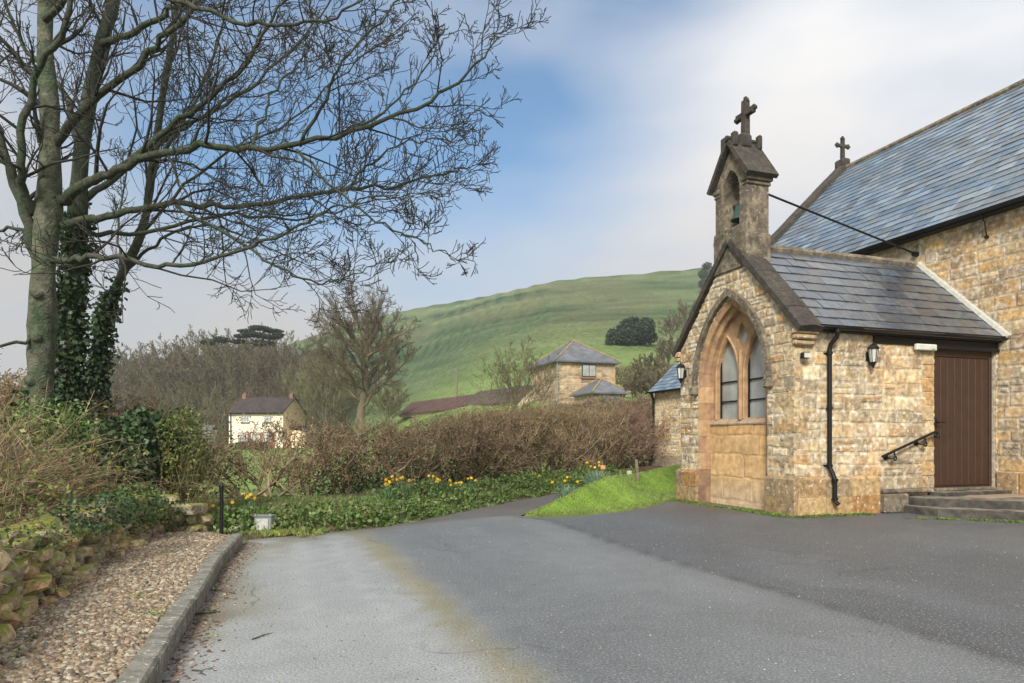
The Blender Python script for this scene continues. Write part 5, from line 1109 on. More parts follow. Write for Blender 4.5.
n = len(q); ed_ = line_d(q[:, 0], q[:, 1], BACK); hh = (.015 + .22 * sstep(.35, .8, fbm(q[:, 0] * 2, q[:, 1] * 2, 67))) * sstep(2.3, .8, ed_) * sstep(.0, .35, poly_sd(q[:, 0], q[:, 1], VV) + .1); per = 13
Cc = np.repeat(np.column_stack([q, TZ(q[:, 0], q[:, 1])]), per, 0) + np.column_stack([rg.normal(0, .05, (n * per, 2)), rg.uniform(0, 1, n * per) * np.repeat(hh, per) * 1.3]); V, Fq = leaves(Cc, rg.uniform(.035, .08, n * per), rg, narrow=.6); c = np.repeat(NG[rg.integers(0, 5, n * per)] * rg.uniform(.7, 1.3, (n * per, 1)), 4, 0)
qb = scatter_poly(VV, 16000, rg, .01); qb = qb[fbm(qb[:, 0] * .9, qb[:, 1] * .9, 68) > .47]; Vb, Fb, cb = blades(qb, TZ(qb[:, 0], qb[:, 1]), .10, rg, NG, w_=.006)
o = mesh('nettles', V, Fq, M['leaf'], col=c); props(o, 'green nettles and low leafy plants on the verge under the hedge', 'ground cover', kind='stuff')
o = mesh('verge_grass', Vb, Fb, M['leaf'], col=cb); props(o, 'loose grass blades scattered through the verge beside the lane', 'grass', kind='stuff')
# mossy pad around the metal box
q = rg.normal(0, 1, (260, 2)) * np.array([.32, .10]) + P(258, 535); V, Fq, c = blades(q.repeat(12, 0) + rg.normal(0, .02, (260 * 12, 2)), np.full(260 * 12, .03), .045, rg, np.array([(.20, .26, .05), (.26, .29, .08)]), w_=.008); o = mesh('moss', V, Fq, M['leaf'], col=c); props(o, 'yellow green mossy turf pad around the small metal box', 'moss', kind='stuff')

# ---- daffodils
def daffodil(x, y, label, nfl, h, rg, pale=False, spread=.12, leaves_n=60):
    z = float(TZ(np.array([x]), np.array([y]))[0]); root = thing('daffodil_clump', label, 'daffodils', (x, y, z), 'daffodils on the verge')
    n = leaves_n; a = rg.uniform(0, 6.28, n); r0 = rg.uniform(0, spread, n); P0 = np.column_stack([x + np.cos(a) * r0, y + np.sin(a) * r0, np.full(n, z - .02)]); hh = h * rg.uniform(.35, 1.0, n) * (1 - .5 * (r0 / spread) ** 2); out_ = rg.uniform(.15, .8, n) * hh * (.4 + r0 / spread)
    Vs = []; 
    for i in range(n):
        d = np.array([math.cos(a[i]), math.sin(a[i]), 0]); sd_ = np.array([-d[1], d[0], 0]) * .009; m_ = P0[i] + d * out_[i] * .4 + np.array([0, 0, hh[i] * .6]); t_ = P0[i] + d * out_[i] + np.array([0, 0, hh[i]])
        Vs += [P0[i] - sd_, P0[i] + sd_, m_ + sd_, m_ - sd_, t_ - sd_ * .2, t_ + sd_ * .2]
    F_ = []
    for i in range(n): F_ += [(6 * i, 6 * i + 1, 6 * i + 2, 6 * i + 3), (6 * i + 3, 6 * i + 2, 6 * i + 5, 6 * i + 4)]
    mesh('leaves', Vs, F_, M['leaf'], root, col=(.20, .30, .20) if pale else (.10, .19, .08))
    for i in range(nfl):
        a_ = rg.uniform(0, 6.28); r_ = rg.uniform(0, spread * 1.1); b = np.array([x + math.cos(a_) * r_, y + math.sin(a_) * r_, z]); hd = b + np.array([rg.normal(0, .04), rg.normal(0, .03) - .02, h * rg.uniform(.95, 1.3)]); mb = MB()
        f = unit(np.array([rg.normal(0, .6), -1, rg.normal(-.1, .2)])); u_ = unit(np.cross(f, [0, 0, 1])); v_ = np.cross(u_, f)
        R_ = .032; V_ = [hd]; 
        for k_ in range(12):
            an = k_ * math.pi / 6; rr = R_ if k_ % 2 == 0 else R_ * .5; V_.append(hd + (u_ * math.cos(an) + v_ * math.sin(an)) * rr + f * (.004 if k_ % 2 else -.002))
        mb.add(V_, [(0, 1 + k_, 1 + (k_ + 1) % 12) for k_ in range(12)]); mb.tube([hd, hd + f * .03], [.012, .019], 7)
        fl = mb.build('flower', M['petal'] if rg.random() < .8 else M['petal_pale'], root, col=False); mb = MB(); mb.tube([b, (b + hd) / 2 + np.array([.01, 0, .02]), hd - f * .01], .004, 4, (.10, .19, .08)); mb.build('stem', M['leaf'], fl)
rgd = np.random.default_rng(55)
for (px, d, nf, h, pale, lab) in [
    (567, 12.2, 3, .32, True, 'leafy daffodil clump with two yellow flowers at the lawn corner'),
    (597, 12.9, 4, .36, True, 'fuller daffodil clump, right of the pair at the lawn corner'),
    (402, 11.4, 5, .30, False, 'daffodil clump with a cluster of yellow flowers in mid verge'),
    (436, 11.9, 4, .30, False, 'daffodil clump right of the mid verge cluster'),
    (454, 12.2, 4, .26, False, 'daffodils in flower before the hedge, third clump from the lane bend'),
    (470, 12.8, 3, .30, False, 'daffodils in flower close to the lane before the lawn'),
    (388, 10.9, 4, .26, False, 'small daffodil clump left of the mid verge cluster'),
    (248, 9.3, 3, .24, False, 'few daffodils behind the metal box'),
    (236, 9.0, 2, .22, False, 'two daffodils just right of the black post'),
    (216, 9.1, 2, .20, False, 'low daffodils just left of the black post'),
    (530, 14.6, 1, .26, False, 'lone daffodil far along the lane edge under the hedge'),
    (602, 17.0, 2, .24, False, 'distant daffodils behind the lawn near the hedge')]:
    daffodil((px - 512) / F * d, d, lab, nf + (0 if nf < 3 else 1), h, rgd, pale, spread=.24 if pale else .22, leaves_n=200 if pale else 46)

# ---- hedge
def hedge_section(i0, i1, label, seed, hfun, n_stem, ivy=0, trunkn=4, gap=0.0, w_=.42, cols=BST, leafc=0, stemgap=.42):
    rg = np.random.default_rng(seed); hp = resample(HEDGE, 400); hs_ = np.r_[0, np.cumsum(np.linalg.norm(np.diff(hp, axis=0), axis=1))]; a, b = hs_[-1] * i0, hs_[-1] * i1
    mid = np.array([np.interp((a + b) / 2, hs_, hp[:, k]) for k in (0, 1)]); root = thing('hedge', label, 'hedge', (mid[0], mid[1], 0), 'hedge sections along the lane')
    def pt(u): return np.array([np.interp(u, hs_, hp[:, 0]), np.interp(u, hs_, hp[:, 1])])
    P0, P1, R0, R1, cc = [], [], [], [], []
    nt_ = max(2, int((b - a) / stemgap)); T = Tree(seed)
    for k in range(nt_):      # gnarled laid stems, each fanning into shoots that were clipped at the hedge top
        u = a + (b - a) * (k + rg.uniform(.1, .9)) / nt_; p = np.array([*(pt(u) + rg.normal(0, .10, 2)), 0]); p[2] = TZ(p[0:1], p[1:2])[0] - .03; H_ = hfun(u)
        for m_ in range(rg.integers(3, 6)):
            d = unit(np.array([rg.normal(0, .55), rg.normal(0, .4), 1.0])); i0_ = len(T.seg)
            T.grow(p + np.array([*rg.normal(0, .06, 2), 0]), d, H_ * rg.uniform(.8, 1.15), rg.uniform(.014, .034), 0, 3, (8, 6, 4), upw=.06, wob=.24, lenf=.50, ang=(.4, 1.2), minr=.0042, nseg=6)
            top = p[2] + H_ * (1 + rg.normal(0, .045)) + .02; T.seg = T.seg[:i0_] + [g_ for g_ in T.seg[i0_:] if g_[1][2] < top and g_[1][2] > p[2] - .05]
    for g_ in T.seg:
        P0.append(g_[0]); P1.append(g_[1]); R0.append(g_[2] * 1.15); R1.append(g_[3] * 1.15); cc.append((np.array([.27, .21, .13]) if g_[4] < 1 else cols[rg.integers(0, len(cols))]) * rg.uniform(.7, 1.3))
    for k in range(n_stem):   # twig mass
        u = rg.uniform(a, b); H_ = hfun(u); g = vn(u * 1.3, 3.3, seed); z = H_ * (rg.beta(1.5, 1.15)); 
        if g < gap and .15 < z / H_ < .75 and rg.random() < .86: continue
        g2 = fbm(u * 2.0, z * 2.2, seed + 4, 2)
        if g2 < .45 and rg.random() < .8: continue
        xy = pt(u) + rg.normal(0, w_ * .42, 2); z = min(z, H_ * (1 - .05 * rg.random()) + .1 * (vn(u * 5, 1, seed) - .5)); p = np.array([xy[0], xy[1], TZ(xy[0:1], xy[1:2])[0] + z]) if False else np.array([xy[0], xy[1], .15 + z])
        d = unit(np.array([rg.normal(0, .7), rg.normal(0, .7), rg.uniform(-.1, 1.2)])); r = rg.uniform(.003, .006); c = cols[rg.integers(0, len(cols))] * rg.uniform(.55, 1.3) * (np.array([.85, 1.0, .75]) if vn(u * 1.9, z * 1.5, seed + 8) > .6 else 1)
        for j in range(3): 
            q = p + d * rg.uniform(.05, .13); P0.append(p); P1.append(q); R0.append(r); R1.append(r * .7); cc.append(c); p = q; r *= .75; d = unit(d + rg.normal(0, .45, 3))
    V, Fq = prisms(P0, P1, R0, R1, 3); mesh('branches', V, Fq, M['hedge'], root, col=np.repeat(np.array(cc), 6, 0))
    nl = leafc
    if nl:    # dead leaves caught in the hedge + small green
        u = rg.uniform(a, b, nl); z = np.array([hfun(x) for x in u]) * rg.beta(1.6, 1.3, nl); xy = np.column_stack([np.interp(u, hs_, hp[:, 0]), np.interp(u, hs_, hp[:, 1])]) + rg.normal(0, w_ * .45, (nl, 2)); V, Fq = leaves(np.column_stack([xy, z + .15]), rg.uniform(.025, .055, nl), rg)
        pal = np.array([(.24, .13, .07), (.30, .18, .10), (.16, .09, .05), (.20, .16, .07)]); c = np.repeat(pal[rg.integers(0, 4, nl)], 4, 0); mesh('dead_leaves', V, Fq, M['leaf'], root, col=c)
    if ivy:
        u = a + (b - a) * rg.random(ivy); k = fbm(u * 2.6, u * 0 + 2, seed + 7, 3); u = u[k > .55]; n_ = len(u); z = np.array([hfun(x) for x in u]) * rg.beta(.9, 2.4, n_); xy = np.column_stack([np.interp(u, hs_, hp[:, 0]), np.interp(u, hs_, hp[:, 1])]) + rg.normal(0, .22, (n_, 2)); V, Fq = leaves(np.column_stack([xy, z + .12]), rg.uniform(.035, .075, n_), rg, narrow=.85); mesh('ivy', V, Fq, M['ivy'], root, col=np.repeat(DKG[rg.integers(0, 4, n_)] * 1.25, 4, 0))
hp = resample(HEDGE, 400); HL = np.sum(np.linalg.norm(np.diff(hp, axis=0), axis=1))
def hf(u):
    f = u / HL; return float(np.interp(f, [0, .12, .18, .24, .30, .36, .44, .55, .68, .8, 1], [1.8, 1.75, 1.66, 1.45, 1.42, 1.66, 1.80, 2.00, 2.20, 2.38, 2.6]) + .16 * (vn(u * 3.0, 0, 91) - .5) + .16 * (vn(u * .9, 0, 92) - .5))
hedge_section(0, .19, 'ragged hedge end with ivy beside the green shrub on the left', 71, hf, 2400, ivy=5200, gap=.45, leafc=1200)
hedge_section(.19, .345, 'thin gappy ivy-grown hedge in front of the cream cottage', 72, hf, 2400, ivy=7500, gap=.6, leafc=1500, stemgap=.40)
hedge_section(.345, .50, 'brown laid hedge with gnarled stems in front of the big round tree', 73, hf, 7500, ivy=5000, gap=.48, leafc=3000, w_=.6, stemgap=.34)
hedge_section(.50, .66, 'dense brown hedge in front of the long red-roofed barn', 74, hf, 8000, ivy=5200, gap=.45, leafc=3600, w_=.6, stemgap=.36)
hedge_section(.66, .84, 'tall purplish brown hedge in front of the square stone barn', 75, hf, 8500, ivy=3500, gap=.25, leafc=3600, w_=.6, cols=np.array([(.22, .13, .10), (.17, .10, .08), (.25, .17, .12)]), stemgap=.36)
hedge_section(.84, 1.0, 'far end of the hedge beside the chancel corner', 76, hf, 4000, ivy=800, gap=.1, leafc=1500, w_=.6)

# ---- post, metal box, stakes, board
x, y = P(221.5, 540); r_ = thing('marker_post', 'short black metal post at the end of the gravel', 'post', (x, y, 0)); mb = MB(); mb.tube([(x, y, 0), (x, y, .60)], .022, 10); mb.build('shaft', M['iron'], r_, col=False); mb = MB(); mb.tube([(x, y, .602), (x, y, .62), (x, y, .66)], [.026, .026, .010], 10); mb.build('cap', M['iron'], r_, col=False)
x, y = P(264, 534); r_ = thing('metal_box', 'small grey metal box with square front panel beside the lane', 'box', (x, y, 0)); mb = MB()
mb.box(W3, (x - .105, y - .05, .02), (x + .105, y + .09, .22), bev=.01); mb.build('casing', M['galv'], r_, col=False); mb = MB(); mb.box(W3, (x - .072, y - .060, .045), (x + .072, y - .052, .19), bev=.004); mb.build('front_panel', M['lead'], r_, col=False)
mb = MB()
for sx in (-1, 1): mb.box(W3, (x + sx * .09 - .012, y - .045, .224), (x + sx * .09 + .012, y - .02, .25), bev=.003)
mb.box(W3, (x - .115, y - .065, .221), (x + .115, y + .1, .229)); mb.build('lid', M['galv'], r_, col=False); mb = MB(); mb.box(W3, (x - .17, y - .12, -.02), (x + .17, y + .12, .022), bev=.01); mb.build('base', M['lead'], r_, col=False)
def stake(px, py0, d, h, label, matn='wood', w_=.04, tilt=0, name='wooden_stake', cat='stake', group='stakes on the lawn'):
    x = (px - 512) / F * d; y = d; z = float(TZ(np.array([x]), np.array([y]))[0]); mb = MB(); hw = w_ / 2
    mb.add([(x - hw, y - hw, z - .1), (x + hw, y - hw, z - .1), (x + hw, y + hw, z - .1), (x - hw, y + hw, z - .1), (x - hw + tilt, y - hw, z + h), (x + hw + tilt, y - hw, z + h), (x + hw + tilt, y + hw, z + h - .02), (x - hw + tilt, y + hw, z + h - .02)], [(3, 2, 1, 0), (4, 5, 6, 7), (0, 1, 5, 4), (1, 2, 6, 5), (2, 3, 7, 6), (3, 0, 4, 7)]); o = mb.build(name, M[matn], org=(x, y, z), col=False); props(o, label, cat, group)
stake(638, 0, 14.2, .44, 'thick leaning wooden stake standing on the lawn', w_=.055, tilt=-.04)
stake(620, 0, 17.0, .44, 'pale brown wooden stake behind the lawn, left of the white tree guard', w_=.05)
stake(615, 0, 17.3, .42, 'thin dark stake standing furthest left behind the lawn', 'bark', w_=.03)
stake(629, 0, 17.2, .42, 'whitish plastic tree guard tube between two stakes behind the lawn', 'lead', w_=.11, name='tree_guard', cat='tree guard')
stake(624, 0, 17.1, .28, 'short black stake just left of the white tree guard', 'iron', w_=.03)
x, d = (603 - 512) / F * 17.5, 17.5; r_ = thing('small_sign', 'small orange board on the ground before the hedge', 'sign', (x, d, .3)); mb = MB(); mb.box(W3, (x - .06, d - .01, .40), (x + .06, d + .01, .50), bev=.004); mb.build('board', M['orange'], r_, col=False); mb = MB(); mb.box(W3, (x - .015, d + .011, .2), (x + .015, d + .03, .48)); mb.build('peg', M['wood'], r_, col=False)

# ------------------------------------------------------------------ far buildings
def tz1(x, y): return float(TZ(np.array([x]), np.array([y]))[0])
def local(ox, oy, ang, oz=0):
    ca, sa = math.cos(ang), math.sin(ang); return lambda x, y, z: (ox + x * ca - y * sa, oy + x * sa + y * ca, oz + z)
def cottage():
    ox, oy = (283 - 512) / F * 95, 95; fr = local(ox, oy, R(-10.6)); W_, D_ = 8.3, 6.4; g = tz1(ox - 4, oy + 3) - .4; ez, rz = EYE + (HZ - 411.5) * 95 / F, EYE + (HZ - 397) * 98 / F
    root = thing('cottage', 'cream rendered two storey cottage with dark tiled roof before the wood', 'cottage', fr(-W_ / 2, D_ / 2, g))
    mb = MB(); mb.box(fr, (-W_, 0, g), (0, D_, ez)); mb.build('wall', M['render'], root, col=False)
    mb = MB(); mb.add([fr(.01, .003, g), fr(.01, D_ - .003, g), fr(.01, D_, ez), fr(.01, D_ / 2, rz - .12), fr(.01, 0, ez), fr(-.3, 0.01, g), fr(-.3, D_ - .01, g), fr(-.3, D_ - .01, ez), fr(-.3, D_ / 2, rz - .15), fr(-.3, .01, ez)], [(0, 1, 2, 3, 4), (9, 8, 7, 6, 5), (0, 4, 9, 5), (1, 6, 7, 2)]); mb.build('gable_wall', M['render_sunlit'], root, col=False)
    mb = MB(); mb.add([fr(-W_ + .0, 0.05, ez), fr(-W_, D_ - .05, ez), fr(-W_, D_ / 2, rz - .12), fr(-W_ + .3, 0.05, ez), fr(-W_ + .3, D_ - .05, ez), fr(-W_ + .3, D_ / 2, rz - .12)], [(0, 2, 1), (3, 4, 5), (0, 3, 5, 2), (1, 2, 5, 4), (0, 1, 4, 3)]); mb.build('gable_wall', M['render'], root, col=False)
    mb = MB(); mb.box(fr, (-W_ + 1.5, -.08, g), (-1.2, -.01, ez - 2.9)); mb.build('brick_band', M['brick'], root, col=False)
    rf = MB()
    for sg in (0, 1):
        y0 = -.35 if sg == 0 else D_ + .35; V_ = [fr(-W_ - .2, y0, ez - .15), fr(.2, y0, ez - .15), fr(.2, D_ / 2, rz), fr(-W_ - .2, D_ / 2, rz)]; V2_ = [(a, b, c_ - .16) for a, b, c_ in V_]; rf.add(V_ + V2_, [(0, 1, 2, 3), (7, 6, 5, 4), (0, 4, 5, 1), (1, 5, 6, 2), (2, 6, 7, 3), (3, 7, 4, 0)])
    roof = rf.build('roof', M['tiles'], root, col=False)
    for x_ in (-W_ + .5, -.4):
        mb = MB(); mb.box(fr, (x_ - .28, D_ / 2 - .3, rz - .5), (x_ + .28, D_ / 2 + .3, rz + .45), bev=.03); mb.tube([fr(x_ - .12, D_ / 2, rz + .4), fr(x_ - .12, D_ / 2, rz + .8)], .10, 8); mb.tube([fr(x_ + .14, D_ / 2, rz + .4), fr(x_ + .14, D_ / 2, rz + .7)], .10, 8); mb.build('chimney', M['brick'], roof, col=False)
    for (x_, z_, w_, h_, sill) in ((-5.75, ez - 1.45, 1.25, .95, 1), (-2.25, ez - 1.45, 1.25, .95, 1), (-6.0, ez - 4.2, 1.3, 1.15, 0), (-4.1, ez - 4.2, 1.3, 1.15, 0), (-2.3, ez - 4.2, 1.3, 1.15, 0)):
        yy = -.09 if not sill else 0
        mb = MB(); t = .09
        mb.box(fr, (x_ - w_ / 2, yy - .07, z_), (x_ - w_ / 2 + t, yy - .01, z_ + h_)); mb.box(fr, (x_ + w_ / 2 - t, yy - .07, z_), (x_ + w_ / 2, yy - .01, z_ + h_)); mb.box(fr, (x_ - w_ / 2 + t, yy - .07, z_), (x_ + w_ / 2 - t, yy - .01, z_ + t)); mb.box(fr, (x_ - w_ / 2 + t, yy - .07, z_ + h_ - t), (x_ + w_ / 2 - t, yy - .01, z_ + h_))
        for q_ in (-.2, .2): mb.box(fr, (x_ + q_ - .04, yy - .065, z_ + t), (x_ + q_ + .04, yy - .01, z_ + h_ - t))
        mb.box(fr, (x_ - w_ / 2 + t, yy - .06, z_ + h_ * .6), (x_ + w_ / 2 - t, yy - .012, z_ + h_ * .6 + .05)); wd = mb.build('window', M['white'], root, col=False)
        mb = MB(); mb.box(fr, (x_ - w_ / 2 + .05, yy - .03, z_ + .05), (x_ + w_ / 2 - .05, yy - .014, z_ + h_ - .05)); mb.build('pane', M['glass'], wd, col=False)
        if sill: mb = MB(); mb.box(fr, (x_ - w_ / 2 - .08, -.14, z_ - .16), (x_ + w_ / 2 + .08, -.005, z_ - .03)); mb.build('sill', M['brick'], wd, col=False)
    mb = MB(); mb.tube([fr(-W_ + .35, -.12, ez - .2), fr(-W_ + .35, -.12, g)], .07, 6); mb.tube([fr(-W_ - .1, -.42, ez - .2), fr(.1, -.42, ez - .2)], .09, 6); mb.build('gutter', M['black'], root, col=False)
    # lean-to on the gable end
    mb = MB(); mb.box(fr, (.02, 1.8, g), (2.4, D_ - .1, ez - 2.6)); mb.build('lean_to_wall', M['render_sunlit'], root, col=False)
    mb = MB(); V_ = [fr(.02, 1.5, ez - 1.9), fr(2.7, 1.5, ez - 2.7), fr(2.7, D_, ez - 2.7), fr(.02, D_, ez - 1.9)]; mb.add(V_ + [(a, b, c_ - .12) for a, b, c_ in V_], [(0, 1, 2, 3), (7, 6, 5, 4), (0, 4, 5, 1), (1, 5, 6, 2), (2, 6, 7, 3), (3, 7, 4, 0)]); mb.build('lean_to_roof', M['tiles'], root, col=False)
cottage()
def hip(fr, x0, x1, y0, y1, ze, zr, ov, rl, root, name, mat_, hips=True):
    """hipped roof; rl = half ridge length along the longer axis"""
    xm, ym = (x0 + x1) / 2, (y0 + y1) / 2; A = [fr(x0 - ov, y0 - ov, ze), fr(x1 + ov, y0 - ov, ze), fr(x1 + ov, y1 + ov, ze), fr(x0 - ov, y1 + ov, ze)]
    rdg = [fr(xm, ym - rl, zr), fr(xm, ym + rl, zr)] if (y1 - y0) >= (x1 - x0) else [fr(xm - rl, ym, zr), fr(xm + rl, ym, zr)]
    long_y = (y1 - y0) >= (x1 - x0); mb = MB(); V_ = A + rdg + [(a, b, c_ - .14) for a, b, c_ in A]
    Fs = [(0, 1, 4), (1, 2, 5, 4), (2, 3, 5), (3, 0, 4, 5)] if long_y else [(0, 1, 5, 4), (1, 2, 5), (2, 3, 4, 5), (3, 0, 4)]
    mb.add(V_, Fs + [(6 + i, 6 + (i + 1) % 4, (i + 1) % 4, i) for i in range(4)] + [(9, 8, 7, 6)], (.11, .12, .13)); rf = mb.build(name, mat_, root)
    if hips:
        mb = MB()
        pr = [(0, 4), (1, 4), (2, 5), (3, 5)] if long_y else [(0, 4), (3, 4), (1, 5), (2, 5)]
        for a, b in pr: mb.tube([np.array(V_[a]) + [0, 0, .05], np.array(V_[b]) + [0, 0, .02]], .075, 6)
        mb.tube([np.array(V_[4]) + [0, 0, .05], np.array(V_[5]) + [0, 0, .02]], .075, 6); mb.build('hip_tiles', M['hiptile'], rf, col=False)
    return rf
M['hiptile'] = mat('hip_tile', (.30, .20, .09), rough=.9, var=.3, scale=3, bump=0)
M['farslate'] = mat('far_slate', (.12, .13, .145), rough=.6, var=.3, scale=1.6, c2=(.09, .10, .115), bump=.5, bscale=5, bdist=.05)
def stone_barn():
    ox, oy = (558 - 512) / F * 68, 68; fr = local(ox, oy, R(18)); W_, D_ = 6.3, 8.0; g = tz1(ox + 2, oy + 3) - 1.5; ez, rz = EYE + (HZ - 360.5) * 68 / F, EYE + (HZ - 341.5) * 72 / F + .1
    root = thing('stone_barn', 'square stone barn with hipped slate roof behind the hedge', 'barn', fr(W_ / 2, D_ / 2, g))
    BP = np.array([(.36, .25, .15), (.42, .30, .18), (.30, .21, .13), (.38, .29, .20), (.27, .19, .12)]); md = MORT * .85
    p1 = masonry(lambda d, u, v: fr(u, -d * 3, v), 0, W_, g, ez, None, 501, pal=BP, hc=(.28, .42), wc=(.3, .75), res=.10, warp=.1, mort=md)
    p2 = masonry(lambda d, u, v: fr(-d * 3, u, v), 0, D_, g, ez, None, 502, pal=BP, hc=(.28, .42), wc=(.3, .75), res=.10, warp=.1, mort=md)
    core = MB(); core.box(fr, (.02, .02, g), (W_, D_, ez - .02), MORT * .9); wall_obj('wall', [p1, (p2[0], p2[1][:, ::-1], p2[2])], core, M['fstone'], root)
    hip(fr, 0, W_, 0, D_, ez, rz, .45, .7, root, 'roof', M['farslate'])
    mb = MB(); mb.box(fr, (2.55, -.10, ez - 1.55), (4.1, -.045, ez - .25), bev=.02); wn = mb.build('window', M['dkgreen'], root, col=False)
    mb = MB()
    for i in range(2): mb.box(fr, (2.66 + i * .72, -.125, ez - 1.45), (3.3 + i * .72, -.103, ez - .35))
    mb.build('pane', M['glass'], wn, col=False); mb = MB(); mb.box(fr, (2.45, -.2, ez - 1.72), (4.2, -.02, ez - 1.57)); mb.build('sill', M['brick'], wn, col=False)
    mb = MB(); mb.tube([fr(-.12, -.12, ez), fr(-.12, -.12, g)], .08, 6); mb.build('downpipe', M['galv'], root, col=False)
    # annexe
    ox2, oy2 = (594 - 512) / F * 63, 62.5; f2 = local(ox2, oy2, R(18)); e2, r2 = EYE + (HZ - 392.5) * 63 / F, EYE + (HZ - 379) * 65 / F
    r_ = thing('stone_outbuilding', 'low hip-roofed stone outbuilding with blue grey doors before the square barn', 'outbuilding', f2(1.5, 2, g))
    p1 = masonry(lambda d, u, v: f2(u, -d * 3, v), 0, 3.1, g - 1, e2, None, 503, pal=BP * 1.1, hc=(.28, .42), wc=(.3, .75), res=.10, warp=.1); p2 = masonry(lambda d, u, v: f2(-d * 3, u, v), 0, 4.6, g - 1, e2, None, 504, pal=BP * 1.1, hc=(.28, .42), wc=(.3, .75), res=.10, warp=.1)
    core = MB(); core.box(f2, (.02, .02, g - 1), (3.1, 4.6, e2 - .02), MORT * .9); wall_obj('wall', [p1, (p2[0], p2[1][:, ::-1], p2[2])], core, M['fstone'], r_)
    hip(f2, 0, 3.1, 0, 4.6, e2, r2, .4, .5, r_, 'roof', M['farslate']); mb = MB(); mb.box(f2, (.55, -.12, e2 - 1.9), (2.6, -.045, e2 - .15), bev=.02); mb.box(f2, (1.56, -.14, e2 - 1.9), (1.60, -.121, e2 - .15)); mb.build('door', M['bluegrey'], r_, col=False)
stone_barn()
def long_barn(pa, pb, za, name, label, mat_roof, mat_wall, half=2.6, rise=1.7):
    pa, pb = np.array(pa), np.array(pb); d = pb - pa; Ls = np.linalg.norm(d); ang = math.atan2(d[1], d[0]); fr = local(pa[0], pa[1], ang); g = min(tz1(*pa), tz1(*pb)) - .6
    root = thing(name, label, 'barn', fr(Ls / 2, 0, g)); mb = MB(); e = za - rise
    mb.add([fr(x, y, z) for x in (0, Ls) for (y, z) in ((-half, g), (half, g), (half, e), (0, za - .15), (-half, e))], [(0, 1, 2, 3, 4), (9, 8, 7, 6, 5)] + [(i, (i + 1) % 5, 5 + (i + 1) % 5, 5 + i) for i in range(5)]); mb.build('wall', mat_wall, root, col=False)
    mb = MB()
    for sg in (-1, 1):
        V_ = [fr(-.25, 0, za), fr(Ls + .25, 0, za), fr(Ls + .25, sg * (half + .35), e - .22), fr(-.25, sg * (half + .35), e - .22)]; mb.add(V_ + [(a, b, c_ - .1) for a, b, c_ in V_], [(0, 1, 2, 3), (7, 6, 5, 4), (0, 4, 5, 1), (1, 5, 6, 2), (2, 6, 7, 3), (3, 7, 4, 0)])
    mb.build('roof', mat_roof, root, col=False)
    mb = MB(); k = int(Ls / 1.1)
    for sg in (-1, 1):
        for i in range(k): mb.tube([np.array(fr((i + .5) * Ls / k, 0, za + .02)), np.array(fr((i + .5) * Ls / k, sg * (half + .35), e - .2))], .04, 4)
    mb.build('roof_rib', mat_roof, root, col=False)
M['wallcream'] = mat('barn_wall', (.62, .54, .40), rough=.9, var=.15, scale=1.0, bump=.2, bscale=8)
long_barn((2.4, 75.5), (-4.2, 86), 7.3, 'long_barn', 'long low barn with brown roof and cream wall joining the square barn', M['brownroof'], M['wallcream'], half=2.1)
long_barn((-4.35, 86.3), (-15.5, 106), 7.0, 'long_barn', 'rust red roofed barn at the far left end of the farm buildings', M['rust'], M['wallcream'], half=2.1)
for (px, py0, d, h, lab) in ((457, 0, 98, 4.5, 'lone wooden pole standing on the hillside above the red roof'),):
    x = (px - 512) / F * d; z = tz1(x, d); mb = MB(); mb.tube([(x, d, z - .3), (x, d, z + h)], [.14, .11], 8); o = mb.build('wooden_pole', M['wood'], org=(x, d, z), col=False); props(o, lab, 'pole')
# small garden bits by the cottage
def shed(px, d, w_, h_, label, mat_, mroof):
    x = (px - 512) / F * d; z = tz1(x, d) - .2; r_ = thing('garden_shed', label, 'shed', (x, d, z)); mb = MB(); mb.box(W3, (x - w_ / 2, d, z), (x + w_ / 2, d + 2.2, z + h_)); mb.build('wall', mat_, r_, col=False)
    mb = MB(); V_ = [(x - w_ / 2 - .15, d - .2, z + h_), (x + w_ / 2 + .15, d - .2, z + h_), (x + w_ / 2 + .15, d + 1.1, z + h_ + .6), (x - w_ / 2 - .15, d + 1.1, z + h_ + .6), (x + w_ / 2 + .15, d + 2.4, z + h_), (x - w_ / 2 - .15, d + 2.4, z + h_)]; mb.add(V_ + [(a, b, c_ - .08) for a, b, c_ in V_], [(0, 1, 2, 3), (3, 2, 4, 5), (9, 8, 7, 6), (11, 10, 8, 9), (0, 6, 7, 1), (5, 4, 10, 11), (0, 3, 9, 6), (3, 5, 11, 9), (1, 7, 8, 2), (2, 8, 10, 4)]); mb.build('roof', mroof, r_, col=False)
shed(198, 84, 3.2, 2.6, 'pale grey green shed left of the cream cottage', M['galv'], M['farslate'])
shed(158, 96, 4.0, 3.0, 'dark green shed under the wood left of the cottage', M['dkgreen'], M['farslate'])

# ------------------------------------------------------------------ far trees
def copy_tree(root, loc, rz, sc, label=None, group=None):
    r = root.copy(); COL.objects.link(r); r.location = loc; r.rotation_euler = (0, 0, rz); r.scale = sc
    if label: r['label'] = label
    if group: r['group'] = group
    for c_ in list(root.children):
        k = c_.copy(); COL.objects.link(k); k.parent = r
    return r
def bare(seed, H_, spread, x, y, label, name='bare_tree', group=None, tw='twig_far', mt='twig_far', nch=(10, 7, 5), minr=.02, maxl=4, upw=.05, zoff=0, n1=16, low=.15, base_f=.18):
    z = tz1(x, y) - .3 + zoff; root = thing(name, label, 'tree', (x, y, z), group); T = Tree(seed)
    round_tree(T, x, y, z, H_, H_ * .36 * spread, n1, nch, base_f=base_f, minr=minr, r0=.022, lmax=maxl, low=low, upw=upw)
    T.build(root, 1, M[mt], M[tw], k0=5); return root
def at_px(px, d): return (px - 512) / F * d, d
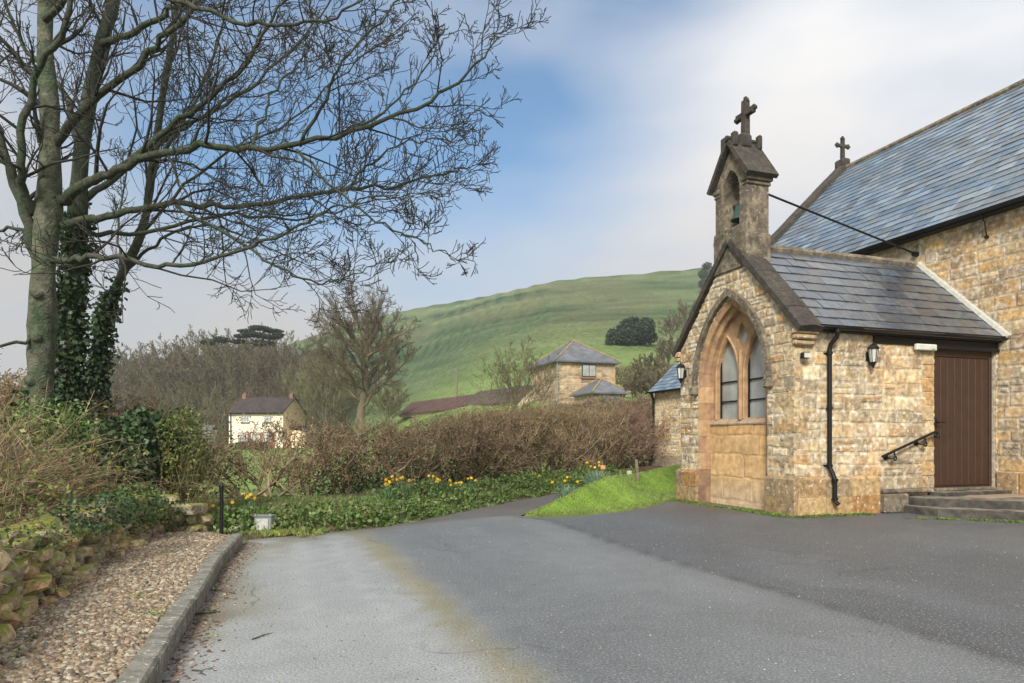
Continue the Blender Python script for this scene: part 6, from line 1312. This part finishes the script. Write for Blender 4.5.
def on_hill(px, py, lo=60, hi=345):
    for d in np.arange(lo, hi, 1.5):
        if HZ - (tz1((px - 512) / F * d, d) - EYE) * F / d <= py: return float(d)
    return hi
def round_tree(T, x, y, z0, Ht, wide, n1, nch, base_f=.22, minr=.02, r0=.03, lmax=4, low=.1, upw=.03, lenf=.46):
    rg = T.rg; r0 = r0 * Ht; ld = [np.array([x, y, z0])]
    for k in range(8): ld.append(ld[-1] + np.array([rg.normal(0, .012), rg.normal(0, .012), .105]) * Ht)
    ld = np.array(ld); T.put(ld, r0 * np.array([1.15, .92, .82, .72, .6, .45, .32, .2, .1]), 0)
    cen = np.array([x, y, z0 + Ht * .58])
    for i in range(n1):
        a = i * 2.399 + rg.uniform(-.3, .3); f = (i + .5) / n1; el = math.asin(np.clip(1 - f * (1 - low), -.3, 1)); el = min(el, 1.45); d = np.array([math.cos(a) * math.cos(el), math.sin(a) * math.cos(el), math.sin(el)])
        tgt = cen + d * np.array([wide, wide, Ht * .44]) * rg.uniform(.86, 1.05); hf_ = (base_f + (.70 - base_f) * np.clip(1 - f + rg.normal(0, .08), 0, 1)) / .105; k0 = int(min(max(hf_, 0), 7)); p0 = ld[k0] + (ld[k0 + 1] - ld[k0]) * min(max(hf_ - k0, 0), 1)
        mid = p0 * .45 + tgt * .55 + np.array([0, 0, -Ht * .04 * math.sin(el)]) + (np.array([math.cos(a), math.sin(a), 0]) * wide * .10); n = 8; pts = []
        for k in range(n + 1): t = k / n; pts.append((1 - t) ** 2 * p0 + 2 * t * (1 - t) * mid + t * t * tgt + (rg.normal(0, .008, 3) * Ht if 0 < k < n else 0))
        rr = r0 * .30 * np.linspace(1, .12, n + 1) ** .9; rr = np.maximum(rr, minr); T.put(pts, rr, 1); Lk = np.linalg.norm(tgt - p0)
        T.kids(pts, rr, Lk, 1, lmax, (0,) + nch, upw, .16, lenf, (.4, .9), minr, f0=.2)
# big round bare tree
x, y = at_px(360, 72)
root = thing('round_crowned_tree', 'big bare tree with rounded crown standing against the green hill', 'tree', (x, y, tz1(x, y) - .3)); T = Tree(81); z0 = tz1(x, y) - .3; Ht = EYE + (HZ - 281) * 72 / F - z0
round_tree(T, x, y, z0, Ht, 5.9, 28, (16, 10, 8), base_f=.26, minr=.010, r0=.030, low=-.25, upw=.05, lenf=.42)
V, Fq = prisms(*T.arrays(0, 1), 7); mesh('trunk', V, Fq, M['twig_far'], root, smooth=True); V, Fq = prisms(*T.arrays(2, 9), 3); mesh('crown', V, Fq, M['twig_far'], root)
# shrub tree before the barn
x, y = at_px(521, 40); root = thing('bushy_bare_tree', 'small many stemmed bare tree in front of the square barn', 'tree', (x, y, tz1(x, y) - .2)); T = Tree(83); z0 = tz1(x, y) - .2; Ht = EYE + (HZ - 346) * 40 / F - z0
round_tree(T, x, y, z0, Ht, 2.5, 20, (9, 7, 4), base_f=.05, minr=.007, r0=.014, low=.2, upw=.06)
V, Fq = prisms(*T.arrays(0, 0), 6); mesh('trunk', V, Fq, M['twig_far'], root); V, Fq = prisms(*T.arrays(1, 9), 3); mesh('crown', V, Fq, M['twig_olive'], root)
# wood behind the cottage
protos = []; 
WD = [(298, 118, 14), (276, 126, 17.5), (252, 124, 18), (232, 134, 19), (212, 124, 17.5), (196, 136, 18), (180, 122, 16), (160, 132, 17), (142, 124, 15.5), (122, 138, 16), (104, 126, 14), (84, 136, 14.5), (64, 128, 13), (40, 138, 13), (15, 130, 12), (-10, 138, 12), (288, 140, 18.5), (262, 145, 20), (240, 150, 20), (218, 146, 20), (200, 152, 20), (172, 148, 19), (148, 152, 18), (118, 150, 17), (90, 152, 16), (310, 130, 14), (306, 146, 16), (190, 118, 12), (226, 116, 11), (262, 114, 11), (150, 116, 12), (320, 142, 12), (170, 112, 9), (130, 114, 10)]
WL = 'bare grey brown tree in the dense wood behind the cottage'
rgw = np.random.default_rng(90)
for i in range(4):
    px, d, h = WD[i]; x, y = at_px(px, d); protos.append(bare(200 + i, 16, 1.0, x, y, WL, 'woodland_tree', 'bare trees of the wood behind the cottage', nch=(9, 6, 5), minr=.03, maxl=4, tw=('twig_wood', 'twig_far', 'twig_olive', 'twig_wood')[i]))
for i, (px, d, h) in enumerate(WD):
    x, y = at_px(px, d); loc = (x, y, tz1(x, y) - .3); k = h / 16
    if i < 4: protos[i].location = loc; protos[i].scale = (k * .95, k * .95, k)
    else: copy_tree(protos[i % 4], loc, rgw.uniform(0, 6.28), (k * rgw.uniform(.85, 1.2), k * rgw.uniform(.85, 1.2), k))
# undergrowth of the wood: reads as one mass
n = 24000; px = rgw.uniform(-60, 345, n); d = rgw.uniform(108, 150, n); x = (px - 512) / F * d; g = TZ(x, d); z = g + rgw.beta(1.1, 1.6, n) * (6 + 5 * fbm(x / 9, d / 9, 99)); dd = rgw.normal(size=(n, 3)); dd[:, 2] = np.abs(dd[:, 2]) + .8; dd /= np.linalg.norm(dd, axis=1)[:, None]; ln = rgw.uniform(.5, 2.0, n)[:, None]; p0 = np.column_stack([x, d, z]); pal = np.array([(.13, .11, .06), (.09, .12, .05), (.15, .125, .08), (.08, .105, .045)]); V, Fq = prisms(p0, p0 + dd * ln, np.full(n, .05), np.full(n, .02), 3); o = mesh('undergrowth', V, Fq, M['hedge'], col=np.repeat(pal[rgw.integers(0, 4, n)], 6, 0)); props(o, 'tangled brown undergrowth filling the wood behind the cottage', 'undergrowth', kind='stuff')
# willow-ish pale green bare trees right of the cottage
for i, (px, d, py, lab) in enumerate([(325, 100, 358, 'pale greenish bare tree just right of the cottage gable'), (344, 104, 368, 'pale greenish bare tree left of the round crowned trunk'), (388, 98, 385, 'low greenish bare tree right of the round crowned trunk')]):
    x, y = at_px(px, d); h = EYE + (HZ - py) * d / F - tz1(x, y) + .3; bare(300 + i, h, 1.25, x, y, lab, 'willow_tree', None, tw='twig_green', nch=(11, 7, 5), minr=.02, upw=.1, n1=20, base_f=.08)
def crown_leaves(name, label, x, y, z, clumps, pal, rg, cnt, lsize, trunk_pts=None, tr=.3, group=None):
    root = thing(name, label, 'tree', (x, y, z - 0), group)
    if trunk_pts is not None:
        mb = MB(); mb.tube(trunk_pts[0], [tr, tr * .8, tr * .5][:len(trunk_pts[0])], 8)
        for tp in trunk_pts[1:]: mb.tube(tp, [tr * .5, tr * .25], 6)
        mb.build('trunk', M['bark'], root, col=False)
    Cs = []; cc = []
    for (cx, cy, cz, rx, rz_) in clumps:
        n = int(cnt * rx * rx * rz_ ** .5); d = rg.normal(size=(n, 3)); d /= np.linalg.norm(d, axis=1)[:, None]; k = rg.uniform(0, 1, n) ** .33; lump = 1 + .5 * (fbm(d[:, 0] * 2.5 + cx, d[:, 1] * 2.5 + d[:, 2] * 2 + cy, 63, 3) - .5); Cs.append(np.array([cx, cy, cz]) + d * k[:, None] * lump[:, None] * np.array([rx, rx, rz_])); cc.append(pal[rg.integers(0, len(pal), n)] * rg.uniform(.6, 1.35, (n, 1)))
    Cs = np.concatenate(Cs); V, Fq = leaves(Cs, rg.uniform(lsize * .6, lsize * 1.4, len(Cs)), rg, narrow=.7); mesh('crown', V, Fq, M['leaf'], root, col=np.repeat(np.concatenate(cc), 4, 0)); return root
rgc = np.random.default_rng(95); EV = np.array([(.025, .045, .022), (.035, .06, .03), (.02, .035, .02), (.05, .075, .04)])
# cedar on the wood's skyline
d = 128; x, y = at_px(262, d); s_ = d / F; topz = EYE + (HZ - 327) * s_; cl = []
for (dx, py, rx, rz_) in ((-3, 328, 11, 2.2), (9, 330, 10, 1.8), (-14, 332, 9, 1.8), (17, 335, 7, 1.6), (-6, 335, 14, 2), (8, 337, 12, 2), (-20, 337, 7, 1.8), (0, 343, 12, 3), (-25, 341, 9, 2), (-40, 340, 8, 3), (-52, 343, 7, 3)): cl.append(((262 + dx - 512) / F * d, d + rgc.uniform(-1.5, 1.5), EYE + (HZ - py) * s_, rx * s_, rz_ * s_))
crown_leaves('cedar_tree', 'dark flat-topped evergreen rising above the bare wood', x, y, tz1(x, y), cl, EV, rgc, 520, .30, [[(x, y, tz1(x, y)), (x, y, topz - 5), (x + .3, y, topz - .5)], [(x, y, topz - 4), (x + 2.5, y, topz - 1.2)], [(x, y, topz - 4), (x - 3, y, topz - 1.4)]], .4)
# evergreen oak on the hill
d = on_hill(631, 347)
x, y = at_px(631, d); s_ = d / F; cl = [((631 + a - 512) / F * d, d + rgc.uniform(-2, 2), EYE + (HZ - b) * s_, r * s_, q * s_) for a, b, r, q in ((-14, 336, 10, 9), (0, 328, 12, 12), (13, 330, 10, 11), (-4, 337, 14, 9), (19, 338, 7, 7), (-20, 342, 6, 5), (6, 340, 12, 7), (4, 320, 7, 5))]
crown_leaves('evergreen_oak', 'broad dark evergreen tree alone on the green hillside', x, y, tz1(x, y), cl, EV * 1.1, rgc, 330, .40, [[(x, y, tz1(x, y) - .5), (x, y, EYE + (HZ - 330) * s_)]], .6)
d = on_hill(707, 292); x, y = at_px(707, d); s_ = d / F
crown_leaves('hill_evergreen', 'ragged dark evergreen on the skyline just left of the bellcote', x, y, tz1(x, y), [((707 + a - 512) / F * d, d, EYE + (HZ - b) * s_, r * s_, q * s_) for a, b, r, q in ((0, 266, 5, 4), (-4, 274, 5, 5), (5, 274, 5, 5), (-3, 284, 6, 6), (6, 286, 7, 7), (0, 300, 9, 9), (10, 305, 10, 10))], EV * 1.5, rgc, 300, .34, [[(x, y, tz1(x, y) - .5), (x, y, EYE + (HZ - 275) * s_)]], .35)
# bare trees behind the church on the right
for i, (px, d, py, lab, sp) in enumerate([(668, 85, 335, 'tall grey bare tree behind the hedge left of the porch', 1.1), (648, 75, 352, 'bare tree between the square barn and the church', 1.2), (690, 78, 345, 'bare tree partly hidden behind the porch gable', 1.1), (640, 60, 372, 'low bare scrubby tree right of the blue grey doors', 1.3), (662, 58, 368, 'low bare scrubby tree above the chancel roof', 1.3), (690, 110, 300, 'misty bare tree high on the hill behind the porch', 1.1), (672, 118, 315, 'misty bare tree below the evergreen oak', 1.2), (632, 66, 380, 'short twiggy tree at the corner of the square barn', 1.3)]):
    x, y = at_px(px, d); h = max(2.5, EYE + (HZ - py) * d / F - tz1(x, y) + .3); bare(400 + i, h, sp, x, y, lab, 'bare_tree', None, tw='twig_far', nch=(9, 6, 5), minr=.02, upw=.06)
# shrubs in the garden right and left of cottage
for i, (px, d, h, w_, lab) in enumerate([(312, 88, 3.0, 2.6, 'brown rounded shrub against the cottage gable'), (166, 78, 2.4, 2.8, 'pale straw coloured bush left of the cottage'), (140, 80, 2.2, 2.6, 'pale straw coloured bush furthest left of the cottage'), (188, 74, 1.9, 2.0, 'small brown bush before the pale shed'), (240, 80, 1.0, 1.4, 'low shrub under the cottage windows'), (262, 79, .9, 1.3, 'low dark shrub on the cottage lawn')]):
    x, y = at_px(px, d); g = tz1(x, y); scrub('garden_shrub', lab, 'shrub', blob((x, y, g + h * .5), (w_ * .55, w_ * .5, h * .5), leaf=True, shell=False), 1200, np.random.default_rng(600 + i), (.10, .22), np.array([(.22, .17, .10), (.17, .13, .08), (.14, .13, .07)]), 120, 'hedge', scol=BST, stem_len=(h * .6, h * 1.0), droop=.06, srad=.03, group=None)
# a field hedge running in front of the garden (further hedge line)
def far_hedge(name, label, pa, pb, h, wd, n, seed, cols):
    rg = np.random.default_rng(seed); f = rg.random(n); x = pa[0] + (pb[0] - pa[0]) * f + rg.normal(0, wd * .3, n); y = pa[1] + (pb[1] - pa[1]) * f + rg.normal(0, wd * .3, n); z = TZ(x, y) + rg.beta(1.3, 1.2, n) * h * (.8 + .4 * vn(f * 30, f * 0, seed)); d = rg.normal(size=(n, 3)); d[:, 2] = np.abs(d[:, 2]) + .3; d /= np.linalg.norm(d, axis=1)[:, None]; p0 = np.column_stack([x, y, z]); V, Fq = prisms(p0, p0 + d * rg.uniform(.15, .5, n)[:, None], np.full(n, .022), np.full(n, .01), 3); m_ = ((pa[0] + pb[0]) / 2, (pa[1] + pb[1]) / 2, tz1((pa[0] + pb[0]) / 2, (pa[1] + pb[1]) / 2)); o = mesh(name, V, Fq, M['hedge'], org=m_, col=np.repeat(cols[rg.integers(0, len(cols), n)] * rg.uniform(.7, 1.2, (n, 1)), 6, 0)); props(o, label, 'hedge')
far_hedge('field_hedge', 'distant clipped brown hedge in front of the barns', (-12, 62), (14, 52), 1.8, 1.0, 16000, 701, BST * .8)
far_hedge('field_hedge', 'distant hedge between the barn and the evergreen oak', (11, 78), (40, 86), 2.2, 1.2, 12000, 702, BST * .7)
# ------------------------------------------------------------------ haze
hb = MB(); hb.box(W3, (-1500, -300, -60), (1500, 1500, 190)); me_m = bpy.data.materials.new('haze'); me_m.use_nodes = True; t = me_m.node_tree; t.nodes.clear(); o_ = N(t, 'ShaderNodeOutputMaterial'); pv = N(t, 'ShaderNodeVolumePrincipled'); pv.inputs['Color'].default_value = (.86, .90, .95, 1); pv.inputs['Density'].default_value = .0007; pv.inputs['Anisotropy'].default_value = .2; t.links.new(pv.outputs[0], o_.inputs['Volume'])
HAZE = True
if HAZE:
    o = hb.build('haze', me_m, org=(0, 0, 0), col=False); props(o, 'thin pale morning haze lying over the valley and hill', 'haze', kind='stuff')
